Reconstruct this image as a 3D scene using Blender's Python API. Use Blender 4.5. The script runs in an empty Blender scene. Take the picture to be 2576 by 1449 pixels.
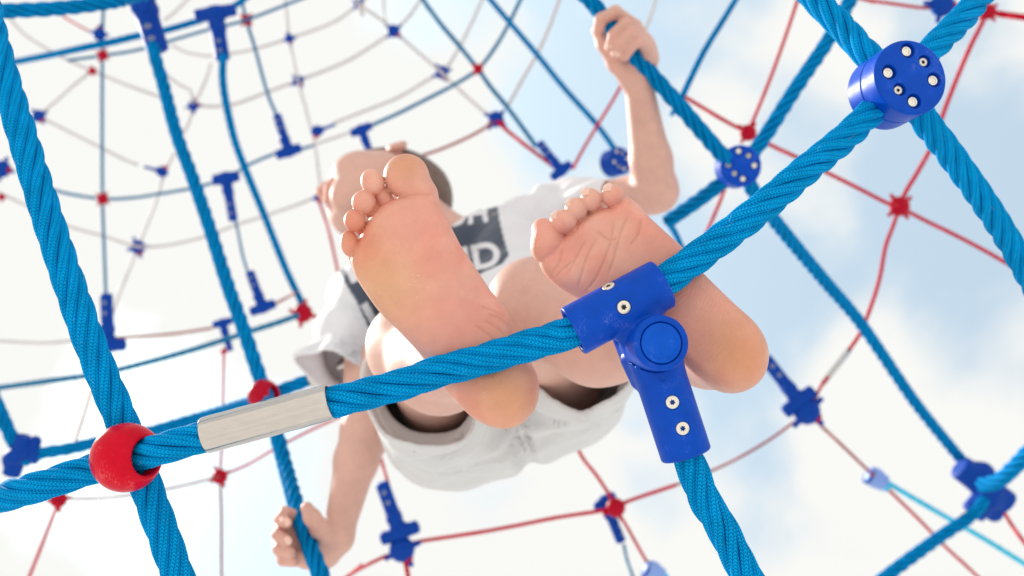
import bpy, bmesh, math, os
import numpy as np
from mathutils import Matrix, Vector

# ------------------------------------------------------------------ camera, sky, sun, exposure
S = bpy.context.scene
COL = S.collection
rng = np.random.default_rng(7)
F = 2504.4                                     # focal length in units of a 2576 px wide frame (35 mm lens)
CAM_LOC = Vector((0, 0, 0.45))
CAM_ROT = math.radians(169)
cd = bpy.data.cameras.new('camera'); cam = bpy.data.objects.new('camera', cd); COL.objects.link(cam)
cam.location = CAM_LOC; cam.rotation_euler = (CAM_ROT, 0, 0)
cd.lens = 35; cd.sensor_width = 36; cd.clip_start = 0.02; cd.clip_end = 3000
cd.dof.use_dof = True; cd.dof.focus_distance = 0.648; cd.dof.aperture_fstop = 6.4
S.camera = cam
M3 = np.array([[1, 0, 0], [0, math.cos(CAM_ROT), -math.sin(CAM_ROT)], [0, math.sin(CAM_ROT), math.cos(CAM_ROT)]])
CL = np.array(CAM_LOC)

def PX(u, v, d):                               # a point of the place measured off the photograph: pixel and distance
    return np.array([(u - 1288) / F * d, -(v - 724.5) / F * d, -d])
def W(p):                                      # into world metres
    return np.asarray(p) @ M3.T + CL

SUN_DIR = np.array([-0.62, 0.16, -0.75]) @ M3.T; SUN_DIR /= np.linalg.norm(SUN_DIR)
SUN_EL = math.asin(SUN_DIR[2]); SUN_AZ = math.atan2(SUN_DIR[0], SUN_DIR[1])
world = bpy.data.worlds.new('World'); S.world = world; world.use_nodes = True
nt = world.node_tree; nt.nodes.clear()
def N(tree, typ, **kw):
    n = tree.nodes.new(typ)
    for k, v in kw.items():
        if k.startswith('i_'): n.inputs[k[2:].replace('_', ' ')].default_value = v
        elif k.startswith('n_'): n.inputs[int(k[2:])].default_value = v
        else: setattr(n, k, v)
    return n
sky = N(nt, 'ShaderNodeTexSky', sky_type='NISHITA', sun_disc=False, sun_elevation=SUN_EL, sun_rotation=SUN_AZ, air_density=1.0, dust_density=2.0)
bgs = N(nt, 'ShaderNodeBackground', i_Strength=0.105)
bgc = N(nt, 'ShaderNodeBackground', i_Color=(1.0, 1.0, 0.97, 1), i_Strength=0.41)
tc = N(nt, 'ShaderNodeTexCoord'); mp = N(nt, 'ShaderNodeMapping'); mp.inputs['Location'].default_value = (0.1, 0.75, 0.4)
n1 = N(nt, 'ShaderNodeTexNoise', i_Scale=4.0, i_Detail=5.0, i_Roughness=0.46, i_Distortion=0.25)
n2 = N(nt, 'ShaderNodeTexNoise', i_Scale=1.6, i_Detail=2.0)
ad = N(nt, 'ShaderNodeMath', operation='ADD')
D0 = PX(1980, 430, 1) @ M3.T; D0 /= np.linalg.norm(D0)
sep = N(nt, 'ShaderNodeVectorMath', operation='DISTANCE'); sep.inputs[1].default_value = D0
gx = N(nt, 'ShaderNodeMath', operation='MULTIPLY_ADD', n_1=0.20, n_2=0.045)   # more open sky to the right of the boy
rp = N(nt, 'ShaderNodeMapRange', i_From_Min=0.97, i_From_Max=1.12, i_To_Min=0.38, i_To_Max=1.0, interpolation_type='SMOOTHSTEP')
mx = N(nt, 'ShaderNodeMixShader'); wo = N(nt, 'ShaderNodeOutputWorld')
L = nt.links.new
L(tc.outputs['Generated'], mp.inputs['Vector']); L(mp.outputs[0], n1.inputs['Vector']); L(mp.outputs[0], n2.inputs['Vector'])
L(tc.outputs['Generated'], sep.inputs[0]); L(sep.outputs['Value'], gx.inputs[0])
L(n1.outputs['Fac'], ad.inputs[0]); L(n2.outputs['Fac'], ad.inputs[1])
ad2 = N(nt, 'ShaderNodeMath', operation='ADD'); L(ad.outputs[0], ad2.inputs[0]); L(gx.outputs[0], ad2.inputs[1])
L(ad2.outputs[0], rp.inputs['Value'])
sv = N(nt, 'ShaderNodeVectorMath', operation='MULTIPLY', n_1=(1.42, 1.66, 1.36)); L(sky.outputs[0], sv.inputs[0]); L(sv.outputs[0], bgs.inputs['Color'])
L(rp.outputs[0], mx.inputs[0]); L(bgs.outputs[0], mx.inputs[1]); L(bgc.outputs[0], mx.inputs[2]); L(mx.outputs[0], wo.inputs['Surface'])

sl = bpy.data.lights.new('sun', 'SUN'); sl.energy = 3.0; sl.angle = math.radians(5); sl.color = (1.0, 0.95, 0.87)
so = bpy.data.objects.new('sun', sl); COL.objects.link(so)
so.rotation_euler = Vector(SUN_DIR).to_track_quat('Z', 'Y').to_euler()
S.view_settings.view_transform = 'Standard'; S.view_settings.look = 'None'
S.view_settings.gamma = 1.0; S.view_settings.exposure = 1.22; S.view_settings.use_curve_mapping = False
S.render.engine = 'CYCLES'; S.cycles.use_denoising = True; S.cycles.max_bounces = 8; S.cycles.sample_clamp_indirect = 6

# ------------------------------------------------------------------ materials
def mat(name, col=(0.5, 0.5, 0.5), rough=0.5, metal=0.0, sss=0, noise=0.0, nscale=40, bump=0.0, bscale=200, attr=None, spec=0.5, coat=0, sssr=(0.005, 0.002, 0.001), sheen=0):
    m = bpy.data.materials.new(name); m.use_nodes = True; t = m.node_tree; b = t.nodes['Principled BSDF']; l = t.links.new
    b.inputs['Roughness'].default_value = rough; b.inputs['Metallic'].default_value = metal
    b.inputs['Specular IOR Level'].default_value = spec; b.inputs['Coat Weight'].default_value = coat; b.inputs['Sheen Weight'].default_value = sheen
    if sss: b.inputs['Subsurface Weight'].default_value = sss; b.inputs['Subsurface Radius'].default_value = sssr; b.inputs['Subsurface Scale'].default_value = 1.0
    tcn = N(t, 'ShaderNodeTexCoord')
    src = None
    if attr:
        a = N(t, 'ShaderNodeAttribute', attribute_name=attr); src = a.outputs['Color']
    if noise:
        nn = N(t, 'ShaderNodeTexNoise', i_Scale=nscale, i_Detail=6.0, i_Roughness=0.6); l(tcn.outputs['Object'], nn.inputs['Vector'])
        mr = N(t, 'ShaderNodeMapRange', i_From_Min=0.3, i_From_Max=0.7, i_To_Min=1 - noise, i_To_Max=1 + noise); l(nn.outputs['Fac'], mr.inputs['Value'])
        mm = N(t, 'ShaderNodeVectorMath', operation='SCALE')
        if src: l(src, mm.inputs[0])
        else: mm.inputs[0].default_value = col
        l(mr.outputs[0], mm.inputs['Scale']); src = mm.outputs[0]
    if src: l(src, b.inputs['Base Color'])
    else: b.inputs['Base Color'].default_value = (*col, 1)
    if bump:
        nb = N(t, 'ShaderNodeTexNoise', i_Scale=bscale, i_Detail=4.0); l(tcn.outputs['Object'], nb.inputs['Vector'])
        bp = N(t, 'ShaderNodeBump', i_Strength=bump, i_Distance=0.001); l(nb.outputs['Fac'], bp.inputs['Height']); l(bp.outputs[0], b.inputs['Normal'])
    return m

def rope_mat(name, col, dark, chev=True):
    m = bpy.data.materials.new(name); m.use_nodes = True; t = m.node_tree; b = t.nodes['Principled BSDF']; l = t.links.new
    b.inputs['Roughness'].default_value = 0.8; b.inputs['Specular IOR Level'].default_value = 0.04
    uv = N(t, 'ShaderNodeUVMap', uv_map='UVMap'); sp = N(t, 'ShaderNodeSeparateXYZ'); l(uv.outputs[0], sp.inputs[0])
    pp = N(t, 'ShaderNodeMath', operation='PINGPONG', n_1=1.0 / 14); l(sp.outputs['X'], pp.inputs[0])
    a = N(t, 'ShaderNodeMath', operation='MULTIPLY', n_1=14.0 * 0.8); l(pp.outputs[0], a.inputs[0])
    v = N(t, 'ShaderNodeMath', operation='MULTIPLY_ADD', n_1=1 / 0.0022); l(sp.outputs['Y'], v.inputs[0]); l(a.outputs[0], v.inputs[2])
    fr = N(t, 'ShaderNodeMath', operation='FRACT'); l(v.outputs[0], fr.inputs[0])
    f2 = N(t, 'ShaderNodeMath', operation='PINGPONG', n_1=0.5); l(fr.outputs[0], f2.inputs[0])          # 0 at a seam .. 0.5 mid yarn
    sm = N(t, 'ShaderNodeMapRange', interpolation_type='SMOOTHSTEP', i_From_Min=0.0, i_From_Max=0.3); l(f2.outputs[0], sm.inputs['Value'])
    s2 = N(t, 'ShaderNodeMapRange', interpolation_type='SMOOTHSTEP', i_From_Min=0.0, i_From_Max=0.016); l(pp.outputs[0], s2.inputs['Value'])
    h = N(t, 'ShaderNodeMath', operation='MULTIPLY'); l(sm.outputs[0], h.inputs[0]); l(s2.outputs[0], h.inputs[1])
    tcn = N(t, 'ShaderNodeTexCoord')
    nn = N(t, 'ShaderNodeTexNoise', i_Scale=60.0, i_Detail=8.0, i_Roughness=0.65); l(tcn.outputs['Object'], nn.inputs['Vector'])
    mr = N(t, 'ShaderNodeMapRange', i_From_Min=0.3, i_From_Max=0.7, i_To_Min=0.82, i_To_Max=1.15); l(nn.outputs['Fac'], mr.inputs['Value'])
    cm = N(t, 'ShaderNodeMix', data_type='RGBA'); cm.inputs['A'].default_value = (*dark, 1); cm.inputs['B'].default_value = (*col, 1)
    if chev: l(h.outputs[0], cm.inputs['Factor'])
    else: cm.inputs['Factor'].default_value = 0.85
    vm = N(t, 'ShaderNodeVectorMath', operation='SCALE'); l(cm.outputs['Result'], vm.inputs[0]); l(mr.outputs[0], vm.inputs['Scale']); l(vm.outputs[0], b.inputs['Base Color'])
    if chev:
        bp = N(t, 'ShaderNodeBump', i_Strength=1.0, i_Distance=0.00045); l(h.outputs[0], bp.inputs['Height'])
        n3 = N(t, 'ShaderNodeTexNoise', i_Scale=900.0, i_Detail=2.0); l(tcn.outputs['Object'], n3.inputs['Vector'])
        b2 = N(t, 'ShaderNodeBump', i_Strength=0.35, i_Distance=0.0004); l(n3.outputs['Fac'], b2.inputs['Height']); l(bp.outputs[0], b2.inputs['Normal']); l(b2.outputs[0], b.inputs['Normal'])
    return m

def plastic(name, col, rough=0.42, scuff=0.5):
    m = mat(name, col, rough, spec=0.12 if name != 'red glossy plastic' else 0.12); t = m.node_tree; b = t.nodes['Principled BSDF']; l = t.links.new
    tcn = N(t, 'ShaderNodeTexCoord')
    mpn = N(t, 'ShaderNodeMapping'); mpn.inputs['Scale'].default_value = (3.0, 1.0, 1.0); mpn.inputs['Rotation'].default_value = (0.3, 0.2, 0.7); l(tcn.outputs['Object'], mpn.inputs['Vector'])
    sc = N(t, 'ShaderNodeTexNoise', i_Scale=520.0, i_Detail=6.0, i_Roughness=0.7); l(mpn.outputs[0], sc.inputs['Vector'])
    zo = N(t, 'ShaderNodeTexNoise', i_Scale=75.0, i_Detail=3.0); l(tcn.outputs['Object'], zo.inputs['Vector'])
    mu = N(t, 'ShaderNodeMath', operation='MULTIPLY'); l(sc.outputs['Fac'], mu.inputs[0]); l(zo.outputs['Fac'], mu.inputs[1])
    rr = N(t, 'ShaderNodeMapRange', i_From_Min=0.33, i_From_Max=0.44, i_To_Min=0.0, i_To_Max=scuff); l(mu.outputs[0], rr.inputs['Value'])
    wa = N(t, 'ShaderNodeMapRange', i_From_Min=0.3, i_From_Max=0.7, i_To_Min=0.9, i_To_Max=1.1); l(zo.outputs['Fac'], wa.inputs['Value'])
    vs = N(t, 'ShaderNodeVectorMath', operation='SCALE'); vs.inputs[0].default_value = col; l(wa.outputs[0], vs.inputs['Scale'])
    cm = N(t, 'ShaderNodeMix', data_type='RGBA'); l(vs.outputs[0], cm.inputs['A']); cm.inputs['B'].default_value = (*[min(1, c * 0.5 + 0.30) for c in col], 1)
    l(rr.outputs[0], cm.inputs['Factor']); l(cm.outputs['Result'], b.inputs['Base Color'])
    ro = N(t, 'ShaderNodeMapRange', i_From_Min=0.3, i_From_Max=0.7, i_To_Min=rough - 0.06, i_To_Max=rough + 0.12); l(zo.outputs['Fac'], ro.inputs['Value']); l(ro.outputs[0], b.inputs['Roughness'])
    fb = N(t, 'ShaderNodeTexNoise', i_Scale=1500.0, i_Detail=2.0); l(tcn.outputs['Object'], fb.inputs['Vector'])
    bp = N(t, 'ShaderNodeBump', i_Strength=0.12, i_Distance=0.0003); l(fb.outputs['Fac'], bp.inputs['Height']); l(bp.outputs[0], b.inputs['Normal'])
    return m

MAT = {
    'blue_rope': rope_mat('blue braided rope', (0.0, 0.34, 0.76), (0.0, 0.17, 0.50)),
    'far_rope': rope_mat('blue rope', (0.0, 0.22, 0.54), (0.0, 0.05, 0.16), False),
    'thin_blue': mat('thin blue rope', (0.0, 0.14, 0.30), 0.7, spec=0.2, noise=0.15, nscale=300),
    'fibre': mat('pale loose fibre', (0.25, 0.55, 0.80), 0.7),
    'cyan': mat('cyan rope', (0.0, 0.50, 0.75), 0.55, noise=0.1, nscale=300),
    'red_rope': mat('red steel cored rope', (0.46, 0.0, 0.018), 0.6, spec=0.1, noise=0.2, nscale=400),
    'grey_rope': mat('haze paled red rope', (0.50, 0.46, 0.47), 0.6, noise=0.2, nscale=300),  # lighter than the rope itself: haze and glare put into the colour
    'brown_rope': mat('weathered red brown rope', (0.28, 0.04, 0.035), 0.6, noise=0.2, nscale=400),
    'plastic': plastic('blue moulded plastic', (0.0, 0.060, 0.46), 0.36, 0.22),
    'cap': plastic('blue cap plastic', (0.0, 0.08, 0.54), 0.34, 0.3),
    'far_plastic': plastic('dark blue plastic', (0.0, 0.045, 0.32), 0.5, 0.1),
    'pale_plastic': plastic('pale blue plastic', (0.22, 0.35, 0.72), 0.3, 0.2),
    'red': plastic('red glossy plastic', (0.55, 0.0, 0.018), 0.16, 0.35),
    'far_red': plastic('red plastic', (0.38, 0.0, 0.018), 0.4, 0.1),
    'steel': mat('stainless steel', (0.82, 0.80, 0.74), 0.28, 1.0, noise=0.06, nscale=500),
    'zinc': mat('dull screw steel', (0.75, 0.72, 0.65), 0.4, 0.6, noise=0.1, nscale=900),
    'dull_bolt': mat('dull far bolt', (0.16, 0.20, 0.34), 0.6),
    'dark': mat('painted recess shade', (0.02, 0.025, 0.02), 0.6),  # near black for the screw sockets, standing in for the shade inside
    'alu': mat('brushed aluminium', (0.60, 0.555, 0.52), 0.22, 1.0, noise=0.07, nscale=60, bump=0.12, bscale=500),
    'skin': mat('skin', attr='Col', rough=0.48, sss=0.18, noise=0.05, nscale=90, bump=0.35, bscale=1100, spec=0.35),
    'nail': mat('nail', (0.80, 0.50, 0.42), 0.25, sss=0.2),
    'eye': mat('eye white', (0.8, 0.8, 0.78), 0.15),
    'iris': mat('iris', (0.10, 0.06, 0.03), 0.1),
    'hair': mat('short brown hair', (0.20, 0.155, 0.14), 0.9, noise=0.35, nscale=400, bump=1.0, bscale=900),
    'shirt': mat('white jersey cotton with print', attr='Col', rough=0.85, noise=0.03, nscale=30, bump=0.3, bscale=1500, sss=0.12, sssr=(0.006, 0.006, 0.006), sheen=0.2),
    'shorts': mat('light grey sweat cotton', (0.59, 0.595, 0.61), 0.9, noise=0.03, nscale=60, bump=0.25, bscale=1300, sheen=0.3),
    'sand': mat('pale playground sand', (0.47, 0.455, 0.435), 0.95, noise=0.12, nscale=3, bump=1.0, bscale=80),
}

def skin_detail(m):                             # friction ridges and dry flecks
    t = m.node_tree; b = t.nodes['Principled BSDF']; l = t.links.new; tcn = N(t, 'ShaderNodeTexCoord')
    wv = N(t, 'ShaderNodeTexWave', wave_type='BANDS', bands_direction='DIAGONAL', i_Scale=280.0, i_Distortion=26.0, i_Detail=2.0, i_Detail_Scale=0.10); l(tcn.outputs['Object'], wv.inputs['Vector'])
    bp = N(t, 'ShaderNodeBump', i_Strength=0.16, i_Distance=0.0004); l(wv.outputs['Fac'], bp.inputs['Height'])
    old = b.inputs['Normal'].links[0].from_socket; l(old, bp.inputs['Normal']); l(bp.outputs[0], b.inputs['Normal'])
    n_ = N(t, 'ShaderNodeTexNoise', i_Scale=700.0, i_Detail=2.0); l(tcn.outputs['Object'], n_.inputs['Vector'])
    z_ = N(t, 'ShaderNodeTexNoise', i_Scale=28.0, i_Detail=1.0); l(tcn.outputs['Object'], z_.inputs['Vector'])
    mu = N(t, 'ShaderNodeMath', operation='MULTIPLY'); l(n_.outputs['Fac'], mu.inputs[0]); l(z_.outputs['Fac'], mu.inputs[1])
    r_ = N(t, 'ShaderNodeMapRange', i_From_Min=0.455, i_From_Max=0.50, i_To_Min=0.0, i_To_Max=0.55); l(mu.outputs[0], r_.inputs['Value'])
    cm = N(t, 'ShaderNodeMix', data_type='RGBA'); o_ = b.inputs['Base Color'].links[0].from_socket; l(o_, cm.inputs['A']); cm.inputs['B'].default_value = (.85, .68, .58, 1); l(r_.outputs[0], cm.inputs['Factor']); l(cm.outputs['Result'], b.inputs['Base Color'])
skin_detail(MAT['skin'])
def alu_detail(m):                              # drawn-tube streaks, scratches and dull patches
    t = m.node_tree; b = t.nodes['Principled BSDF']; l = t.links.new; tcn = N(t, 'ShaderNodeTexCoord')
    mpn = N(t, 'ShaderNodeMapping'); mpn.inputs['Rotation'].default_value = (0, 0, -.26); mpn.inputs['Scale'].default_value = (14, 320, 320); l(tcn.outputs['Object'], mpn.inputs['Vector'])
    n_ = N(t, 'ShaderNodeTexNoise', i_Scale=1.0, i_Detail=5.0, i_Roughness=0.6); l(mpn.outputs[0], n_.inputs['Vector'])
    z_ = N(t, 'ShaderNodeTexNoise', i_Scale=120.0, i_Detail=6.0, i_Roughness=0.7); l(tcn.outputs['Object'], z_.inputs['Vector'])
    mu = N(t, 'ShaderNodeMath', operation='ADD'); l(n_.outputs['Fac'], mu.inputs[0]); l(z_.outputs['Fac'], mu.inputs[1])
    cr = N(t, 'ShaderNodeMapRange', i_From_Min=0.8, i_From_Max=1.25, i_To_Min=0.95, i_To_Max=1.03); l(mu.outputs[0], cr.inputs['Value'])
    vs = N(t, 'ShaderNodeVectorMath', operation='SCALE'); vs.inputs[0].default_value = (.54, .51, .485); l(cr.outputs[0], vs.inputs['Scale']); l(vs.outputs[0], b.inputs['Base Color'])
    rr = N(t, 'ShaderNodeMapRange', i_From_Min=0.35, i_From_Max=0.65, i_To_Min=0.10, i_To_Max=0.18); l(z_.outputs['Fac'], rr.inputs['Value']); l(rr.outputs[0], b.inputs['Roughness'])
    bp = N(t, 'ShaderNodeBump', i_Strength=0.08, i_Distance=0.0004); l(n_.outputs['Fac'], bp.inputs['Height']); l(bp.outputs[0], b.inputs['Normal'])
alu_detail(MAT['alu'])
# ------------------------------------------------------------------ object helpers
def tag(o, label=None, cat=None, group=None, kind=None):
    if label: o['label'] = label
    if cat: o['category'] = cat
    if group: o['group'] = group
    if kind: o['kind'] = kind
    return o
def mesh(name, verts_w, faces, m, smooth=True, uvs=None, cols=None):
    me = bpy.data.meshes.new(name)
    verts_w = np.asarray(verts_w, dtype=np.float32); faces = np.asarray(faces) if not isinstance(faces, list) else faces
    if isinstance(faces, np.ndarray):
        me.vertices.add(len(verts_w)); me.vertices.foreach_set('co', verts_w.ravel())
        nf, nv = faces.shape
        me.loops.add(nf * nv); me.loops.foreach_set('vertex_index', faces.astype(np.int32).ravel())
        me.polygons.add(nf); me.polygons.foreach_set('loop_start', np.arange(0, nf * nv, nv, dtype=np.int32))
        me.update(calc_edges=True); me.validate()
    else:
        me.from_pydata([tuple(map(float, v)) for v in verts_w], [], [tuple(int(i) for i in f) for f in faces])
    me.materials.append(MAT[m])
    me.polygons.foreach_set('use_smooth', np.full(len(me.polygons), smooth, dtype=bool))
    if uvs is not None:
        ul = me.uv_layers.new(name='UVMap'); ul.data.foreach_set('uv', np.asarray(uvs, dtype=np.float32).ravel())
    if cols is not None:
        ca = me.color_attributes.new('Col', 'FLOAT_COLOR', 'POINT')
        c4 = np.ones((len(verts_w), 4), dtype=np.float32); c4[:, :3] = cols; ca.data.foreach_set('color', c4.ravel())
    return me
def obj(name, verts_cam, faces, m, parent=None, smooth=True, uvs=None, cols=None, origin=None):
    """links one mesh object; vertices come in camera-frame metres and are laid in the world"""
    w = W(verts_cam)
    org = np.array(parent.matrix_world.translation) if parent is not None and parent.parent is None else None
    if parent is not None:
        o0 = np.array(ORG[parent.name])
    else:
        o0 = W(origin) if origin is not None else w.mean(0)
    me = mesh(name, w - o0, faces, m, smooth, uvs, cols)
    o = bpy.data.objects.new(name, me); COL.objects.link(o)
    if parent is not None: o.parent = parent; ORG[o.name] = o0
    else: o.location = Vector(o0); ORG[o.name] = o0
    return o
ORG = {}
def thing(name, at_cam, label, cat, group=None):
    o = bpy.data.objects.new(name, None); COL.objects.link(o); o.empty_display_size = 0.02
    o.location = Vector(W(at_cam)); ORG[o.name] = W(at_cam)
    return tag(o, label, cat, group)
def norm(v): v = np.asarray(v, float); return v / np.linalg.norm(v)
def frame(n, up=(0, 1, 0)):
    n = norm(n); x = norm(np.cross(up, n)); y = np.cross(n, x); return np.array([x, y, n])   # rows

# ------------------------------------------------------------------ distance fields and their mesher
def p_cap(a, b, ra, rb, k=0.01, op='u', flat=None):
    a = np.asarray(a, float); b = np.asarray(b, float); ba = b - a; l2 = max(ba @ ba, 1e-12)
    def f(P):
        pa = P - a; h = np.clip(pa @ ba / l2, 0, 1)
        return np.sqrt(((pa - h[:, None] * ba) ** 2).sum(1)) - (ra + (rb - ra) * h)
    return (f, k, op)
def p_ell(c, r, R=None, k=0.01, op='u'):
    c = np.asarray(c, float); r = np.asarray(r, float); R = np.eye(3) if R is None else np.asarray(R)
    def f(P):
        q = (P - c) @ R.T; k0 = np.sqrt(((q / r) ** 2).sum(1)); k1 = np.sqrt(((q / r ** 2) ** 2).sum(1)) + 1e-9
        return np.where(k0 < 1e-6, -r.min(), k0 * (k0 - 1) / k1)
    return (f, k, op)
def p_cyl(a, b, r, rnd=0.001, k=0.001, op='u'):
    a = np.asarray(a, float); b = np.asarray(b, float); ax = norm(b - a); Lh = np.linalg.norm(b - a) / 2; c = (a + b) / 2
    def f(P):
        q = P - c; y = q @ ax; rad = np.sqrt(np.maximum((q ** 2).sum(1) - y * y, 0))
        d0 = rad - r + rnd; d1 = np.abs(y) - Lh + rnd
        return np.minimum(np.maximum(d0, d1), 0) + np.hypot(np.maximum(d0, 0), np.maximum(d1, 0)) - rnd
    return (f, k, op)
def p_box(c, h, R, rnd=0.001, k=0.001, op='u'):
    c = np.asarray(c, float); h = np.asarray(h, float); R = np.asarray(R)
    def f(P):
        q = np.abs((P - c) @ R.T) - h + rnd
        return np.minimum(q.max(1), 0) + np.sqrt((np.maximum(q, 0) ** 2).sum(1)) - rnd
    return (f, k, op)
def spline2(pts, n=8, closed=True):
    P = np.asarray(pts, float); m = len(P); out = []
    idx = range(m) if closed else range(m - 1)
    for i in idx:
        p0, p1, p2, p3 = (P[(i + j - 1) % m] if closed else P[min(max(i + j - 1, 0), m - 1)] for j in range(4))
        for t in np.arange(n) / n:
            out.append(0.5 * ((2 * p1) + (-p0 + p2) * t + (2 * p0 - 5 * p1 + 4 * p2 - p3) * t * t + (-p0 + 3 * p1 - 3 * p2 + p3) * t ** 3))
    if not closed: out.append(P[-1])
    return np.array(out)
def poly_grid(poly, pad, h):
    lo = poly.min(0) - pad; hi = poly.max(0) + pad
    nx, ny = (np.ceil((hi - lo) / h).astype(int) + 1)
    X, Y = np.meshgrid(lo[0] + np.arange(nx) * h, lo[1] + np.arange(ny) * h, indexing='ij'); Q = np.stack([X.ravel(), Y.ravel()], 1)
    d2 = np.full(len(Q), 1e9); ins = np.zeros(len(Q), bool); m = len(poly)
    for i in range(m):
        a = poly[i]; b = poly[(i + 1) % m]; ab = b - a; t = np.clip((Q - a) @ ab / (ab @ ab + 1e-15), 0, 1)
        d2 = np.minimum(d2, ((Q - a - t[:, None] * ab) ** 2).sum(1))
        c = ((a[1] > Q[:, 1]) != (b[1] > Q[:, 1])) & (Q[:, 0] < (b[0] - a[0]) * (Q[:, 1] - a[1]) / (b[1] - a[1] + 1e-15) + a[0]); ins ^= c
    D = np.where(ins, -1, 1) * np.sqrt(d2)
    return lo, h, D.reshape(nx, ny)
def grid_look(g, x, y):
    lo, h, D = g; fx = np.clip((x - lo[0]) / h, 0, D.shape[0] - 1.001); fy = np.clip((y - lo[1]) / h, 0, D.shape[1] - 1.001)
    out = np.hypot(x - (lo[0] + fx * h), y - (lo[1] + fy * h)) * 0.7
    i = fx.astype(int); j = fy.astype(int); a = fx - i; b = fy - j
    return D[i, j] * (1 - a) * (1 - b) + D[i + 1, j] * a * (1 - b) + D[i, j + 1] * (1 - a) * b + D[i + 1, j + 1] * a * b + out
def comb(P, prims):
    d = np.full(len(P), 10.0)
    for f, k, op in prims:
        e = f(P)
        if op == 'u':
            h = np.maximum(k - np.abs(d - e), 0) / k; d = np.minimum(d, e) - h * h * k * 0.25
        elif op == 's':
            e = -e; h = np.maximum(k - np.abs(d - e), 0) / k; d = np.maximum(d, e) + h * h * k * 0.25
    return d
def mesh_field(prims, lo, hi, h, post=None, B=12, slack=1.35):
    """sparse surface nets over the smooth union of prims; post(P, d) may bend the field"""
    lo = np.asarray(lo, float); n = np.ceil((np.asarray(hi) - lo) / (h * B)).astype(int); bs = h * B; hd = bs * math.sqrt(3) / 2
    I = np.stack(np.meshgrid(*[np.arange(k) for k in n], indexing='ij'), -1).reshape(-1, 3)
    Cn = lo + (I + 0.5) * bs
    kmax = max(p[1] for p in prims)
    D = np.stack([p[0](Cn) for p in prims], 1); ops = np.array([p[2] == 'u' for p in prims])
    dm = D[:, ops].min(1); act = np.where(dm < hd * slack + kmax)[0]
    g = np.arange(B + 1); G = np.stack(np.meshgrid(g, g, g, indexing='ij'), -1).reshape(-1, 3)
    K = np.int64(1 << 20)
    vk, vp, qk = [], [], []
    corner = [(i, j, k) for i in (0, 1) for j in (0, 1) for k in (0, 1)]
    edges = [(a, b) for a in range(8) for b in range(a + 1, 8) if sum(abs(corner[a][t] - corner[b][t]) for t in range(3)) == 1]
    for bi in act:
        lim = dm[bi] + 2 * hd * slack + kmax
        sub = [prims[j] for j in range(len(prims)) if D[bi, j] < (lim if ops[j] else hd * slack + 2 * prims[j][1])]
        base = I[bi] * B; P = lo + (G + base) * h
        d = comb(P, sub)
        if post: d = post(P, d)
        if d.min() > 0 or d.max() < 0: continue
        d = d.reshape(B + 1, B + 1, B + 1)
        s = d < 0
        cs = [s[i:B + i, j:B + j, k:B + k] for i, j, k in corner]
        tot = sum(c.astype(np.int8) for c in cs); cell = np.argwhere((tot > 0) & (tot < 8))
        if len(cell):
            dv = np.stack([d[cell[:, 0] + i, cell[:, 1] + j, cell[:, 2] + k] for i, j, k in corner], 1)
            acc = np.zeros((len(cell), 3)); cnt = np.zeros(len(cell))
            for a, b in edges:
                da, db = dv[:, a], dv[:, b]; m = (da < 0) != (db < 0); t = np.where(m, da / (da - db + 1e-20), 0)
                pa = np.array(corner[a], float); pb = np.array(corner[b], float)
                acc += np.where(m[:, None], pa + t[:, None] * (pb - pa), 0); cnt += m
            vp.append(lo + (cell + base + acc / cnt[:, None]) * h)
            c = (cell + base + 1).astype(np.int64); vk.append((c[:, 0] * K + c[:, 1]) * K + c[:, 2])
        for ax in range(3):
            o1, o2 = [(1, 2), (2, 0), (0, 1)][ax]
            sl0 = [slice(0, B)] * 3; sl1 = [slice(0, B)] * 3; sl1[ax] = slice(1, B + 1)
            s0 = s[tuple(sl0)]; s1 = s[tuple(sl1)]; e = np.argwhere(s0 != s1)
            if not len(e): continue
            flip = s0[tuple(e.T)]; c = (e + base + 1).astype(np.int64); quad = []
            for da, db in ((0, 0), (-1, 0), (-1, -1), (0, -1)):
                cc = c.copy(); cc[:, o1] += da; cc[:, o2] += db; quad.append((cc[:, 0] * K + cc[:, 1]) * K + cc[:, 2])
            q = np.stack(quad, 1); q[~flip] = q[~flip][:, ::-1]; qk.append(q)
    vk = np.concatenate(vk); vp = np.concatenate(vp); order = np.argsort(vk); vk = vk[order]; vp = vp[order]
    q = np.concatenate(qk); ix = np.searchsorted(vk, q); ix = np.clip(ix, 0, len(vk) - 1); ok = (vk[ix] == q).all(1)
    return vp, ix[ok]
def smooth_verts(V, Q, it=2, lam=0.5):
    for _ in range(it):
        acc = np.zeros_like(V); cnt = np.zeros(len(V))
        for a, b in ((0, 1), (1, 2), (2, 3), (3, 0)):
            for i, j in ((a, b), (b, a)):
                for c in range(3): acc[:, c] += np.bincount(Q[:, i], V[Q[:, j], c], len(V))
                cnt += np.bincount(Q[:, i], minlength=len(V))
        V = V + lam * (acc / np.maximum(cnt, 1)[:, None] - V)
    return V
def keep_faces(V, Q, face_mask):
    Q = Q[face_mask]; used = np.unique(Q); re = np.full(len(V), -1); re[used] = np.arange(len(used)); return V[used], re[Q], used

# smooth value noise for folds and wear
_tab = rng.random((32, 32, 32))
def vnoise(P, s):
    q = P * s + 100; i = np.floor(q).astype(int); f = q - i; f = f * f * (3 - 2 * f); r = 0
    for a in (0, 1):
        for b in (0, 1):
            for c in (0, 1):
                w = (f[:, 0] if a else 1 - f[:, 0]) * (f[:, 1] if b else 1 - f[:, 1]) * (f[:, 2] if c else 1 - f[:, 2])
                r = r + w * _tab[(i[:, 0] + a) % 32, (i[:, 1] + b) % 32, (i[:, 2] + c) % 32]
    return r - 0.5

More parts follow.
